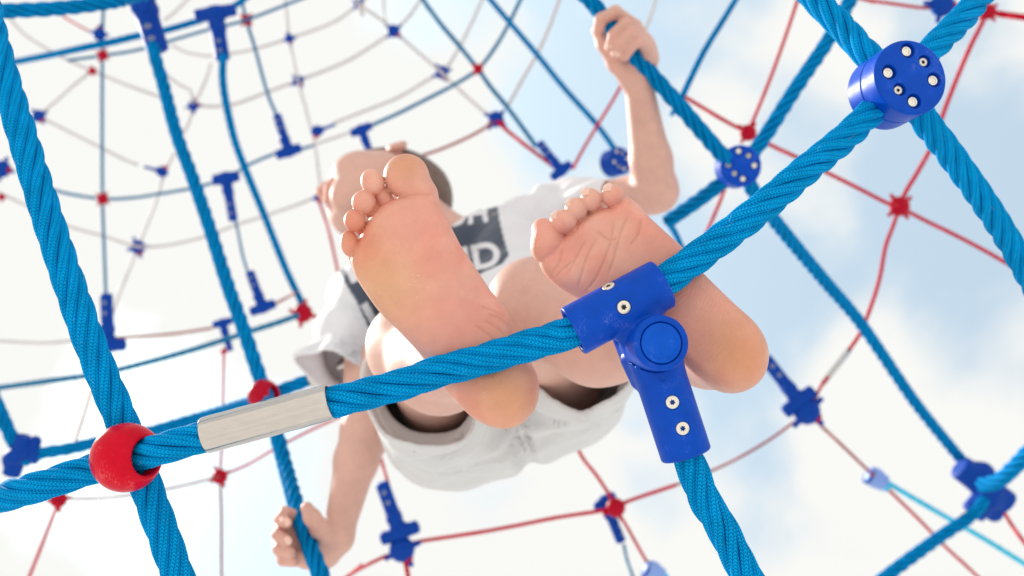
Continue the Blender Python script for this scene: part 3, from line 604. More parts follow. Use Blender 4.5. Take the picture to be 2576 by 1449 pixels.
def on_tube(u, v, a, b, r):                    # the point of the tube's near side seen at that pixel
    ray = norm(PX(u, v, 1.0)); ax = norm(b - a); w = -a; A = ray - ax * (ray @ ax); Bv = w - ax * (w @ ax)
    qa = A @ A; qb = 2 * A @ Bv; qc = Bv @ Bv - r * r; t = (-qb - math.sqrt(max(qb * qb - 4 * qa * qc, 0))) / (2 * qa)
    p = ray * t; n = norm((p - a) - ax * ((p - a) @ ax)); return p, n
s1 = on_tube(1570, 773, KA, KB, kr); s2 = on_tube(1555, 689, KA, KB, kr)
s2p = (KA + KB) / 2 + norm(np.cross(kax, np.cross((0.05, 1, .28), kax))) * kr; s2n = norm(s2p - (KA + KB) / 2)
for p, n in (s1, (s2p, s2n)): body.append(p_cyl(p - n * .0022, p + n * .006, .0045, .0003, .0005, 's'))
lo = np.minimum.reduce([KA, KB, KP]) - .03; hi = np.maximum.reduce([KA, KB, KP]) + .035
V, Q = mesh_field(body, lo, hi, .0006); obj('clamp_body', V, Q, 'plastic', clamp)
kd = norm(KE - KP); kside = norm(np.cross(kd, (0, 0, 1)))
arm = [p_cap(KP + kd * .004, KP + kd * .012, .0158, .0160, .002), p_cyl(KP + kd * .006, KE, .0163, .0018, .004),
       p_cap(PX(1590, 905, .640), PX(1604, 960, .640), .0075, .0045, .006),
       p_cyl(KE - kd * .012, KE + kd * .01, .0128, .001, .002, 's'), p_cyl(KP + kn * .0, KP + kn * .032, .0174, .0003, .0006, 's')]
a1 = on_tube(1692, 1012, KP, KE, .0163); a2 = on_tube(1718, 1078, KP, KE, .0163); a3 = on_tube(1667, 952, KP, KE, .0163)
for p, n in (a1, a2): arm.append(p_cyl(p - n * .0014, p + n * .006, .0045, .0003, .0005, 's'))
V, Q = mesh_field(arm, np.minimum(KP, KE) - .03, np.maximum(KP, KE) + .03, .0006); ho = obj('hinge_arm', V, Q, 'plastic', clamp)
cc = KP + kn * .0285
V, Q = lathe([(.0124, -.004), (.0124, -.0006), (.0120, 0), (.0112, .0003), (.008, .0006), (.004, .0008), (.00004, .0008)], cc, frame(kn, (.1, 1, 0)), 56); cap_o = obj('pivot_cap', V, Q, 'cap', clamp)
screw(s1[0] - s1[1] * .0004, s1[1], .0042, clamp); screw(s2p - s2n * .0003, s2n, .0042, clamp)
screw(a1[0] - a1[1] * .0003, a1[1], .0041, clamp); screw(a2[0] - a2[1] * .0003, a2[1], .0041, clamp)
for p, n, r in ((a3[0], a3[1], .0023), (PX(1604, 925, .6046), kn, .0014)):
    V, Q = lathe([(r, -.002), (r, .0002), (r * .88, .0004), (r * .82, .0001), (.00003, .0001)], p, frame(n, (.1, 1, 0)), 24); obj('plug', V, Q, 'plastic', clamp)
# the raised lettering that runs round the cap
cu = bpy.data.curves.new('t', 'FONT'); R3 = frame(kn, (0, 1, 0)); LV, LF = [], []
dg = None
for i, ch in enumerate('www.magic'):
    cu.body = ch; cu.size = .0030; cu.extrude = .00012; cu.align_x = 'CENTER'; cu.resolution_u = 2
    to = bpy.data.objects.new('t', cu); me_ = to.to_mesh()
    v = np.array([x.co[:] for x in me_.vertices]); f = [[q + sum(len(x) for x in LV) for q in p.vertices] for p in me_.polygons]; to.to_mesh_clear(); bpy.data.objects.remove(to)
    a = math.radians(-140 + i * 19); rr = .0095; v2 = v.copy(); v2[:, 1] += -.0008
    ang = a + math.pi / 2; c_, s_ = math.cos(ang), math.sin(ang)
    loc = np.stack([v2[:, 0] * c_ - v2[:, 1] * s_ + rr * math.cos(a), v2[:, 0] * s_ + v2[:, 1] * c_ + rr * math.sin(a), v2[:, 2] + .00052], 1)
    LV.append(loc @ R3 + cc); LF += f
obj('raised_lettering', np.concatenate(LV), LF, 'cap', cap_o, smooth=False); bpy.data.curves.remove(cu)

# ------------------------------------------------------------------ round hubs
def hub(C0, n, r, Lz, h, label, pp, roll=0.0, mt='plastic', scale=1.0):
    t = thing('rope_hub', C0, label, 'rope hub', 'round blue hubs joining four ropes'); R3 = frame(n, (0, 1, 0))
    n = norm(n)
    f = [p_cyl(C0 - n * Lz, C0, r, .0014), p_cyl(C0 - n * Lz * .52, C0 - n * (Lz * .52 - .0005), r * 1.01, .0002, .0002, 's')]
    f[1] = (lambda P, c=C0 - n * Lz * .5, n=n, r=r: np.maximum(np.abs((P - c) @ n) - .0004, r - .0008 - np.sqrt(np.maximum(((P - c) ** 2).sum(1) - ((P - c) @ n) ** 2, 0))), .0003, 's')
    bolts = []
    for (x, y, rr, cup) in pp:
        c, s = math.cos(roll), math.sin(roll); p = C0 + R3[0] * (x * c - y * s) * r + R3[1] * (x * s + y * c) * r
        f.append(p_cyl(p - n * .0045, p + n * .006, rr * 1.45, .0004, .0006, 's')); bolts.append((p, rr, cup))
    f.append((lambda P: np.maximum(np.abs((P - C0) @ n) - .0003, np.abs(np.sqrt(np.maximum(((P - C0) ** 2).sum(1) - ((P - C0) @ n) ** 2, 0)) - r * .37) - .0003), .0003, 's'))
    V, Q = mesh_field(f, C0 - r - Lz * .6 - .01, C0 + r + .01, h); obj('hub_body', V, Q, mt, t)
    for p, rr, cup in bolts: screw(p - n * .0024, n, rr, t, 'bolt', cup)
    return t
hp = [(-.02, .72, .0037, 1), (.44, .45, .0032, 0), (.67, -.04, .0037, 1), (.06, -.63, .0037, 1), (-.32, -.33, .0032, 0), (-.58, .12, .0037, 1)]
hub(PX(2291, 194, .70), (.16, .12, 1), .0272, .040, .0006, 'large sharp blue round hub with six steel bolts at upper right', hp)
hub(PX(1864, 417, 1.32), (.03, -.02, 1), .0277, .035, .0012, 'smaller blurred blue round hub with bright bolts beside the upper arm', hp, .1, 'plastic')
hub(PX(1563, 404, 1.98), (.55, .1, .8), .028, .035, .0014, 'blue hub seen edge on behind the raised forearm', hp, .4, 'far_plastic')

# ------------------------------------------------------------------ joints of the far net: one of each kind, then copies
ez = np.array([0, 0, 1.0])
def field_mesh(name, prims, r, h, m):
    V, Q = mesh_field(prims, np.full(3, -r), np.full(3, r), h); return mesh(name, V, Q, m)
X_, Y_ = np.array([1.0, 0, 0]), np.array([0, 1.0, 0])
PROTO = {}
# T clamp, unit: stem length 1 along -y
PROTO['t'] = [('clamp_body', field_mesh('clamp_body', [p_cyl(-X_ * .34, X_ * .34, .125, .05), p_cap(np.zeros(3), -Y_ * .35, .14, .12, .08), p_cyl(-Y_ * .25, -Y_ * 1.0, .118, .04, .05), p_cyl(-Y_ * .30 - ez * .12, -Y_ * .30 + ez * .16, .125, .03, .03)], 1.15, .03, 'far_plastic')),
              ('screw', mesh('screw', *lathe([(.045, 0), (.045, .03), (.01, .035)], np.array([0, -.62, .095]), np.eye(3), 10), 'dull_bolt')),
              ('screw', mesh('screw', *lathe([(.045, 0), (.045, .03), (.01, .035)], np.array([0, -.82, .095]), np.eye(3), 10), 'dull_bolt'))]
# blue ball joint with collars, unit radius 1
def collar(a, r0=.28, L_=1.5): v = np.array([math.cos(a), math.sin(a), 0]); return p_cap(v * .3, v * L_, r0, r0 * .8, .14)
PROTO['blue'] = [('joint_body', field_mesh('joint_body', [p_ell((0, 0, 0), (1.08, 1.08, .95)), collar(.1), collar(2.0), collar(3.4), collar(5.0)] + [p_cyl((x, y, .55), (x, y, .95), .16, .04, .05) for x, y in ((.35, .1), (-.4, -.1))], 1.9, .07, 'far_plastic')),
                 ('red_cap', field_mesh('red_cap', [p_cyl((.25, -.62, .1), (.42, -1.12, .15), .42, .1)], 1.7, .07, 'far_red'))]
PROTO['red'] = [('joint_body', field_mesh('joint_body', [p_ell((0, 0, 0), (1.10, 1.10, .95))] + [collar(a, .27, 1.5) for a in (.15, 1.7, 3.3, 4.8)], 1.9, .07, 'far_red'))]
PROTO['cross'] = [('upper_clamp', field_mesh('upper_clamp', [p_cyl(-X_ * 1.05, X_ * 1.0, .42, .1), p_cap((-.3, .25, 0), (.3, -.25, .2), .42, .40, .2), p_cyl((0, 0, .2), (0, 0, .62), .36, .08, .08)], 1.5, .05, 'far_plastic')),
                  ('lower_clamp', field_mesh('lower_clamp', [p_cyl(Y_ * .35 + X_ * .35, -Y_ * 1.0 + X_ * .25, .40, .1), p_cap((.35, -.3, -.1), (.85, -.5, -.1), .38, .30, .2)], 1.6, .05, 'far_plastic'))]
PROTO['wedge'] = [('joint_body', field_mesh('joint_body', [p_ell((0, 0, 0), (.9, .8, .7)), p_cap((.2, 0, 0), (1.0, .1, 0), .55, .30, .25)], 1.9, .07, 'far_plastic')),
                  ('rope_stub', field_mesh('rope_stub', [p_cap((.8, .08, 0), (2.6, .3, 0), .24, .22)], 3.0, .09, 'far_plastic')),
                  ('red_cap', field_mesh('red_cap', [p_cyl((-.2, -.5, .1), (-.3, -1.0, .15), .36, .1)], 1.7, .07, 'far_red'))]
PROTO['pale'] = [('joint_body', field_mesh('joint_body', [p_cyl(-X_ * .8, X_ * .8, .72, .2), p_ell((-.2, 0, 0), (.8, .85, .8), k=.2)], 1.5, .06, 'pale_plastic')),
                 ('rope_socket', mesh('rope_socket', *lathe([(.5, -.3), (.5, .25), (.4, .3), (.02, .3)], np.array([.9, -.05, 0]), frame(X_, (0, 1, 0)), 18), 'cyan')),
                 ('end_ring', mesh('end_ring', *lathe([(.60, -.12), (.76, -.1), (.78, .1), (.6, .14)], np.array([-.72, -.1, 0]), frame(X_, (0, 1, 0)), 22), 'far_plastic'))]
USED = set()
def joint(kind, u, v, d, px, ang, label, tilt=(0, 0), group=None, name=None, cat=None, sy=1.0, wx=1.0):
    r = px * d / F; a = math.radians(ang)
    t = thing(name or {'t': 'rope_clamp', 'blue': 'ball_joint', 'red': 'rope_joint', 'cross': 'cross_clamp', 'wedge': 'wedge_joint', 'pale': 'end_joint'}[kind], PX(u, v, d), label, cat or {'t': 'rope clamp', 'cross': 'rope clamp'}.get(kind, 'rope joint'),
              group or {'t': 'blue T clamps joining ropes', 'blue': 'blue ball joints of the far net', 'red': 'red joints of the far net', 'wedge': 'blue wedge joints of the far net', 'pale': 'pale blue end joints'}.get(kind))
    Rl = Matrix.Rotation(a, 4, 'Z') @ Matrix.Rotation(math.radians(tilt[0]), 4, 'X') @ Matrix.Rotation(math.radians(tilt[1]), 4, 'Y')
    Mx = Matrix([[*row] for row in M3]).to_4x4() @ Rl @ Matrix.Diagonal((r * wx, r * sy, r * wx, 1))
    for nm, me in PROTO[kind]:
        o = bpy.data.objects.new(nm, me); COL.objects.link(o); o.parent = t; o.matrix_local = Mx; ORG[o.name] = ORG[t.name]
    return t
J = joint
J('t', 352, -22, 1.62, 160, 17, 'large blurred blue clamp at the top edge holding the long rope', (0, 0), wx=1.45)
J('t', 542, 32, 2.0, 122, 9, 'blue T clamp right of the large top clamp with two dull bolts', wx=1.25)
J('t', 568, 448, 2.3, 100, 10, 'narrow blue T clamp hanging mid left between the two long ropes', sy=1.1)
J('t', 726, 381, 2.25, 98, 198, 'upturned blue T clamp standing on the thin rope left of the head', (0, 0))
J('t', 908, 326, 2.2, 84, 22, 'short blue T clamp just above the top of the head')
J('t', 661, 774, 2.1, 98, 200, 'slim blue T clamp standing on the faded rope left of the shirt')
J('t', 560, 812, 2.1, 74, 15, 'small blue T clamp over the low blue rope with a red rope below it')
J('t', 1412, 430, 2.1, 92, 218, 'slim dark blue clamp leaning beside the shirt shoulder')
J('t', 272, 868, 2.1, 130, 182, 'long upright blue clamp beside the thick left rope')
J('t', 1006, 1340, 1.75, 150, 200, 'knobbly blue clamp in the chain of joints below the shorts', sy=.9)
J('t', 2010, 1010, 1.8, 140, 218, 'dark blue clamp slanting behind the left heel', (0, 0))
J('t', 1522, 1262, 1.78, 110, 22, 'dark blue forked sleeve behind the bottom red joint', (0, 50))
J('cross', 2476, 1222, 1.82, 76, -38, 'bulky blue cross clamp at the lower right edge', group='bulky blue cross clamps')
J('cross', 46, 1145, 1.5, 52, 70, 'blurred blue clamp at the left edge above the thick rope', group='bulky blue cross clamps')
J('blue', 97, 292, 2.5, 15, 20, 'blue ball joint near the left edge between pale ropes')
J('blue', 347, 622, 2.45, 17, 0, 'blue ball joint on the long sagging rope at middle left')
J('blue', 486, 266, 2.5, 13, 80, 'long upright blue joint between the two long ropes', sy=1.0)
J('blue', 728, 97, 2.5, 11, 0, 'small blue ball joint high up on the pale upright rope')
J('blue', 750, 203, 2.5, 13, 20, 'small blue ball joint second from the top on the pale upright rope')
J('blue', 902, 9, 2.5, 11, 40, 'small blue ball joint at the top edge')
J('blue', 990, 78, 2.4, 15, 30, 'blue double joint below the top edge above the head')
J('blue', 1111, 182, 2.4, 16, 10, 'blue ball joint left of the square red joint')
J('blue', 1247, 300, 2.15, 19, 40, 'blue ball joint in the sky between head and forearm')
J('blue', 1011, 1382, 1.75, 30, 15, 'blue ball joint at the bottom where the red ropes meet')
J('blue', 2030, 1035, 1.8, 31, 35, 'blue ball joint below the left heel on the right')
J('blue', 250, 86, 2.3, 15, 160, 'blue joint with red cap under the top left thick rope')
J('blue', 802, 496, 2.4, 12, 0, 'small blue joint touching the mouth')
J('blue', 2370, 12, 1.8, 28, 60, 'dark blue joint at the top edge left of the top right red joint')
J('blue', 5, 425, 2.3, 20, 60, 'blue joint cut by the left edge behind the thick rope')
J('blue', 1566, 200, 2.1, 8, 10, 'tiny blue joint against the forearm')
J('blue', 232, 800, 2.2, 8, 10, 'tiny blue joint beside the thick left rope') if False else None
J('wedge', 408, 432, 2.45, 17, 158, 'blue wedge joint with a stub pointing up left')
J('wedge', 797, 330, 2.4, 18, 14, 'blue wedge joint with a stub pointing right above the head')
J('pale', 2206, 1205, 1.9, 30, -32, 'pale shiny blue joint holding the cyan rope end')
J('pale', 1646, 1440, 1.75, 30, -30, 'pale shiny blue joint cut by the bottom edge')
J('red', 620, 50, 2.25, 13, 40, 'red joint between the top clamps on the thin blue rope')
J('red', 258, 139, 2.25, 12, 50, 'red joint on the thin upright rope under the slanting blue rope')
J('red', 258, 500, 2.3, 13, 45, 'red joint at the middle of the thin upright rope')
J('red', 232, 178, 2.5, 9, 10, 'tiny red joint at the end of the pale slanting rope')
J('red', 1202, 174, 2.15, 12, 45, 'square red joint where two thin blue ropes cross')
J('red', 762, 788, 2.12, 22, 70, 'flat red joint touching the left side of the shirt')
J('red', 553, 1199, 1.9, 18, 20, 'red ball joint on the thin ropes beneath the aluminium sleeve')
J('red', 147, 1256, 1.88, 20, 0, 'red joint just under the thick rope in the lower left')
J('red', 1549, 1277, 1.73, 22, 20, 'red ball joint at the bottom below the shorts')
J('red', 2263, 519, 1.78, 23, 30, 'large red joint in the right of the net')
J('red', 1882, 334, 1.72, 19, 45, 'red joint just above the small round hub')
J('red', 2486, 29, 1.78, 18, 30, 'red joint near the top right corner')
J('red', 563, 884, 2.0, 7, 0, 'tiny red joint below the small T clamp')
J('red', 4, 496, 2.4, 8, 0, 'tiny red joint at the left edge')

# ================================================================== the boy
HB = 0.00125
B = []                                          # the fields that make up one continuous body
def cap(a, b, ra, rb, k=.01): B.append(p_cap(a, b, ra, rb, k))
def rot_rows(f, s, u): return np.array([f, s, u])
sh1, sh2 = PX(935, 755, 1.42), PX(1415, 545, 1.47)
el1, el2 = PX(915, 1085, 1.27), PX(1650, 480, 1.33)
wr1, wr2 = PX(848, 1352, 1.185), PX(1604, 196, 1.285)
hip1, hip2 = PX(1140, 1050, 1.18), PX(1400, 955, 1.17)
kn1, kn2 = PX(1058, 882, .955), PX(1352, 782, .93)
an1, an2 = PX(1195, 890, .745), PX(1755, 850, .765)
shc = (sh1 + sh2) / 2; hpc = (hip1 + hip2) / 2
spine = norm(shc - hpc); lat = norm((sh2 - sh1) - spine * ((sh2 - sh1) @ spine)); front = norm(np.cross(lat, spine)); front *= np.sign(front[1])
# trunk
for s in (-1, 1):
    cap(hpc + lat * s * .045 + spine * .01, hpc + lat * s * .042 + spine * .14, .062, .052, .03)
    cap(hpc + lat * s * .042 + spine * .14, shc + lat * s * .055 - spine * .02, .052, .058, .03)
cap(sh1, sh2, .038, .038, .03)
cap(sh1, el1, .036, .028, .02); cap(sh2, el2, .036, .029, .02)
B.append(p_ell(el1 + np.array([.008, -.002, .0]), (.028, .031, .028), k=.015))
m1 = el1 * .72 + wr1 * .28; m2 = el2 * .72 + wr2 * .28
cap(el1, m1, .0265, .0265, .012); cap(m1, wr1, .0265, .0175, .012)
cap(el2, m2, .0275, .0265, .012); cap(m2, wr2, .0265, .0175, .012)
# legs
cap(hip1, kn1, .052, .042, .025); cap(hip2, kn2, .050, .041, .025)
B.append(p_ell(kn1 + np.array([-.004, .006, .006]), (.045, .042, .038), k=.02)); B.append(p_ell(kn2 + np.array([.0, .004, .004]), (.044, .044, .038), k=.02))
c1 = kn1 * .66 + an1 * .34 + np.array([.004, -.010, 0]); c2 = kn2 * .62 + an2 * .38 + np.array([.006, -.012, 0])
cap(kn1, c1, .040, .043, .02); cap(c1, an1, .041, .025, .02)
cap(kn2, c2, .040, .043, .02); cap(c2, an2, .041, .026, .02)
N_CUT = len(B)

# ---- feet: a shaped sole, then heel and instep, then the toes
class Foot:
    def __init__(s, o, n, heel, toe):
        s.n = norm(n); s.o = s.hit(o); s.ey = norm(s.hit(toe) - s.hit(heel)); s.ex = np.cross(s.ey, s.n)
    def hit(s, uv):
        ray = PX(uv[0], uv[1], 1.0); return ray * (s.p0 @ s.n) / (ray @ s.n)
    def loc(s, uv): q = s.hit(uv) - s.o; return np.array([q @ s.ex, q @ s.ey])
class FootPlane(Foot):
    def __init__(s, p0, n, o, heel, toe): s.p0 = p0; Foot.__init__(s, o, n, heel, toe)
    def to(s, P): q = P - s.o; return q @ s.ex, q @ s.ey, q @ s.n
    def pt(s, uv, z=0.0): return s.hit(uv) + s.n * z
F1 = FootPlane(PX(1120, 760, .6490), (.03, .02, 1), (1120, 760), (1290, 1060), (1010, 480))
F2 = FootPlane(PX(1640, 720, .6510), (-.16, .12, 1), (1640, 720), (1860, 930), (1440, 560))
out1 = [(879, 655), (886, 628), (900, 600), (921, 556), (953, 516), (997, 496), (1045, 486), (1092, 486), (1113, 525), (1136, 572), (1160, 618), (1180, 648), (1208, 690), (1233, 728), (1258, 757), (1280, 787), (1293, 820), (1304, 862), (1325, 913), (1343, 949), (1349, 988), (1344, 1020), (1335, 1040), (1306, 1068), (1276, 1077), (1230, 1068), (1180, 1042), (1147, 1011), (1114, 979), (1062, 903), (1006, 840), (959, 794), (926, 751), (893, 700)]
out2 = [(1416, 590), (1450, 556), (1480, 533), (1510, 520), (1540, 512), (1570, 488), (1602, 506), (1629, 537), (1680, 584), (1719, 619), (1766, 678), (1836, 748), (1891, 803), (1914, 850), (1921, 897), (1910, 940), (1875, 967), (1836, 973), (1797, 962), (1750, 940), (1703, 900), (1655, 862), (1600, 828), (1545, 795), (1490, 770), (1445, 744), (1406, 722), (1368, 688), (1352, 650), (1375, 610)]
def sole(Fp, out, thick, rnd, zf, k):
    poly = spline2([Fp.loc(p) for p in out], 4); g = poly_grid(poly, .03, .0012)
    def f(P):
        x, y, z = Fp.to(P); d2 = grid_look(g, x, y)
        z = z - zf(x, y)
        a = d2 + rnd; b = np.abs(z + thick / 2) - (thick / 2 - rnd)
        return np.minimum(np.maximum(a, b), 0) + np.hypot(np.maximum(a, 0), np.maximum(b, 0)) - rnd
    return (f, k, 'u'), g
def gs(x, y, c, s): return np.exp(-(((x - c[0]) / s[0]) ** 2 + ((y - c[1]) / s[1]) ** 2))
h1 = F1.loc((1270, 990)); b1_ = F1.loc((1035, 590)); l1 = F1.loc((945, 640)); ar1 = F1.loc((1215, 760)); rp1 = F1.loc((1200, 905))
zf1 = lambda x, y: .0022 * gs(x, y, h1, (.022, .026)) + .0018 * gs(x, y, b1_, (.018, .018)) + .0012 * gs(x, y, l1, (.016, .02)) - .0060 * gs(x, y, ar1, (.018, .030)) - .0008
h2 = F2.loc((1850, 890)); b2_ = F2.loc((1430, 690)); l2 = F2.loc((1610, 580)); ar2 = F2.loc((1560, 790)); m2_ = F2.loc((1510, 620))
zf2 = lambda x, y: .0030 * gs(x, y, h2, (.022, .024)) + .0030 * gs(x, y, b2_, (.014, .014)) + .0016 * gs(x, y, l2, (.018, .02)) - .0050 * gs(x, y, ar2, (.02, .02)) - .0022 * gs(x, y, m2_, (.012, .018))
tl1 = [F1.loc(p) for p in ((893, 645), (918, 590), (945, 545), (985, 508), (1045, 497), (1090, 497))]; tl2 = [F2.loc(p) for p in ((1385, 645), (1430, 600), (1465, 568), (1505, 545), (1565, 520))]
def ridge(z0, tl, a, w): return lambda x, y: z0(x, y) + a * np.exp(-(np.min([np.hypot(x - c[0], y - c[1]) for c in tl], 0) / w) ** 2)
s1_, g1 = sole(F1, out1, .030, .0085, ridge(zf1, tl1, .0012, .008), .006); s2_, g2 = sole(F2, out2, .030, .0085, ridge(zf2, tl2, .0006, .007), .006)
B.append(s1_); B.append(s2_)
cap(F1.pt((1262, 985), -.022), F1.pt((1225, 930), -.045), .022, .024, .014); cap(F1.pt((1225, 930), -.045), an1, .026, .025, .014)
cap(F1.pt((1060, 640), -.020), F1.pt((1180, 860), -.038), .011, .022, .016)
cap(F2.pt((1845, 890), -.022), F2.pt((1790, 865), -.05), .022, .024, .014); cap(F2.pt((1790, 865), -.05), an2, .026, .026, .014)
cap(F2.pt((1520, 640), -.020), F2.pt((1740, 820), -.040), .012, .022, .016)
def toe(Fp, c, ru, rv, ang, z, stem=None, rs=.0060, k=.0007, kd=1.0):
    d = -Fp.pt(c)[2]; s = d / F; a = math.radians(ang); ca, sa = math.cos(a), math.sin(a)
    R = np.array([[ca, sa, 0], [-sa, ca, 0], [0, 0, 1]])
    B.append(p_ell(Fp.pt(c, z), (ru * s, rv * s, min(ru, rv) * s * kd), R, k))
    if stem: B.append(p_cap(Fp.pt(c, z - .004), Fp.pt(stem, -.014), min(ru, rv) * s * .62, rs, .0014))
# right foot (left in the photo)
toe(F1, (1018, 436), 58, 56, 12, -.0120, kd=.95, k=.0012); B.append(p_cap(F1.pt((1022, 442), -.0135), F1.pt((1052, 486), -.016), .0130, .0125, .0025))
toe(F1, (934, 455), 29, 34, 20, -.0062, (975, 515)); toe(F1, (913, 507), 31, 31, 0, -.0050, (955, 550)); toe(F1, (890, 553), 27.5, 29, 0, -.0048, (930, 592)); toe(F1, (876, 611), 23, 34, 8, -.0065, (893, 652), .0055)
# left foot (right in the photo), toes curled towards the lens
toe(F2, (1374, 606), 43, 56, -12, -.0065, (1400, 660), .0100, kd=1.05); B.append(p_ell(F2.pt((1362, 572), -.008), (.0078, .0078, .0085), None, .003))
toe(F2, (1417, 556), 36, 30, 15, -.0010, (1445, 600), kd=1.1); toe(F2, (1449, 525), 29, 29, 0, -.0008, (1478, 575), kd=1.1); toe(F2, (1486, 501), 27, 29, 0, -.0015, (1508, 555), kd=1.1); toe(F2, (1541, 490), 30, 29, 0, -.0035, (1560, 540), kd=1.05)

# the soles give way round the rope and the clamp
_rp = [PX(*p) for p in [(828, 1014, .634), (1005, 968, .637), (1110, 933, .639), (1215, 905, .640), (1319, 872, .638), (1400, 848, .634)]]
for i in range(len(_rp) - 1): B.append(p_cap(_rp[i], _rp[i + 1], .0107, .0107, .0045, 's'))
_rq = [PX(*p) for p in [(1664, 712, .634), (1702, 686, .638), (1812, 604, .645), (1922, 518, .655)]]
for i in range(len(_rq) - 1): B.append(p_cap(_rq[i], _rq[i + 1], .0107, .0107, .0045, 's'))
B.append(p_cap(KA, KB, kr + .0002, kr + .0002, .0045, 's')); B.append(p_cap(KC, KP, kr, kr + .0005, .0045, 's'))
# ---- hands closed round the ropes
def finger(pts, r0, r1, k=.0025):
    P = [PX(*p) for p in pts]; n = len(P) - 1
    for i in range(n): B.append(p_cap(P[i], P[i + 1], r0 + (r1 - r0) * i / n, r0 + (r1 - r0) * (i + 1) / n, k))
# upper hand, fingers hooked over the rope towards the lens
finger([(1616, 106, 1.275), (1598, 66, 1.255), (1548, 30, 1.235), (1512, 48, 1.228), (1506, 72, 1.232)], .0090, .0072)
finger([(1626, 118, 1.270), (1608, 82, 1.245), (1572, 62, 1.220), (1545, 88, 1.216), (1536, 118, 1.222)], .0092, .0070)
finger([(1630, 130, 1.268), (1618, 100, 1.240), (1588, 82, 1.214), (1562, 108, 1.212), (1551, 134, 1.220)], .0090, .0068)
finger([(1634, 142, 1.268), (1628, 118, 1.242), (1606, 102, 1.218), (1583, 122, 1.216), (1572, 142, 1.224)], .0082, .0062)
finger([(1585, 205, 1.285), (1548, 160, 1.268), (1520, 112, 1.262), (1503, 76, 1.262)], .0115, .0078, .006)
cap(wr2, PX(1612, 150, 1.278), .0185, .0205, .012); cap(PX(1600, 160, 1.288), PX(1590, 100, 1.285), .0165, .014, .012); cap(PX(1625, 150, 1.28), PX(1618, 110, 1.275), .0135, .013, .010)
# lower hand, fingers coming round from behind the rope
finger([(795, 1345, 1.215), (752, 1302, 1.205), (716, 1290, 1.185), (706, 1306, 1.168), (720, 1316, 1.155)], .0085, .0068)
finger([(795, 1365, 1.215), (745, 1340, 1.205), (706, 1328, 1.180), (700, 1346, 1.158), (722, 1362, 1.142)], .0088, .0068)
finger([(795, 1385, 1.215), (745, 1372, 1.205), (700, 1362, 1.176), (702, 1382, 1.152), (730, 1392, 1.138)], .0086, .0066)
finger([(795, 1402, 1.21), (750, 1398, 1.20), (708, 1392, 1.174), (712, 1410, 1.152), (740, 1414, 1.142)], .0078, .0060)
finger([(832, 1360, 1.185), (806, 1330, 1.165), (786, 1302, 1.150), (772, 1278, 1.142)], .0135, .0072, .006)
cap(wr1, PX(815, 1382, 1.195), .0185, .0225, .012); cap(PX(812, 1372, 1.20), PX(775, 1352, 1.205), .020, .016, .012); cap(PX(800, 1400, 1.19), PX(770, 1404, 1.195), .015, .013, .010)

# ---- neck and head
Hc = PX(975, 495, 1.52); Uh = norm((-.20, .13, -.95)); Fh = norm((-.95, .06, .20)); Fh = norm(Fh - Uh * (Fh @ Uh)); Sh = np.cross(Uh, Fh)
HR = np.array([Fh, Sh, Uh])
def H(f, s, u): return Hc + Fh * f + Sh * s + Uh * u
cap(shc + spine * .01, H(-.012, 0, -.055), .038, .036, .03)
i0 = len(B)
B.append(p_ell(H(-.008, 0, .022), (.088, .072, .080), HR, .02))
B.append(p_ell(H(.032, 0, -.024), (.059, .062, .066), HR, .03))
B.append(p_ell(H(.018, 0, -.052), (.056, .046, .030), HR, .015))
for s in (-1, 1):
    B.append(p_cap(H(.060, s * .008, -.076), H(.005, s * .046, -.050), .0150, .016, .025))
    B.append(p_ell(H(.052, s * .034, -.034), (.026, .022, .028), HR, .03))
    B.append(p_cap(H(.082, s * .010, .028), H(.068, s * .042, .026), .007, .006, .016))
B.append(p_ell(H(.070, 0, -.077), (.014, .016, .012), HR, .018))
B.append(p_cap(H(.085, 0, .018), H(.101, 0, -.014), .0060, .0085, .008))
for s in (-1, 1): B.append(p_ell(H(.093, s * .010, -.017), (.0085, .0065, .006), HR, .004)); B.append(p_ell(H(.095, s * .0055, -.0235), (.004, .0028, .003), HR, .002, 's'))
B.append(p_ell(H(.084, 0, -.046), (.010, .020, .012), HR, .010))
for u_, r_ in ((-.041, .0046), (-.0525, .0052)): B.append(p_cap(H(.0915, -.011, u_), H(.0915, .011, u_), r_, r_, .003)); B.append(p_cap(H(.088, -.017, -.0468), H(.088, .017, -.0468), .004, .004, .003))
B.append(p_cap(H(.0965, -.015, -.0468), H(.0965, .015, -.0468), .0010, .0010, .0015, 's'))
for s in (-1, 1): B.append(p_ell(H(.079, s * .028, .012), (.010, .015, .010), HR, .008, 's'))
for s in (-1, 1):
    c = H(-.008, s * .077, -.004); Re = np.array([norm(Fh * .9 - Sh * s * .35), norm(Sh * s * .9 + Fh * .35), Uh])
    B.append(p_ell(c, (.016, .0095, .027), Re, .004)); B.append(p_ell(c + Re[1] * .006 + Re[0] * .001, (.012, .0055, .019), Re, .003, 's')); B.append(p_ell(c + Re[0] * .006 + Re[1] * .001, (.004, .004, .006), Re, .003))

allp = np.array([sh1, sh2, el1, el2, wr1, wr2, hip1, hip2, kn1, kn2, Hc, F1.o, F2.o, PX(1900, 950, .66), PX(870, 640, .65), PX(1300, 1100, .66), PX(690, 1420, 1.16), PX(1500, 10, 1.25)])
V, Q = mesh_field(B, allp.min(0) - .14, allp.max(0) + .11, HB)
V = smooth_verts(V, Q, 1, .35)
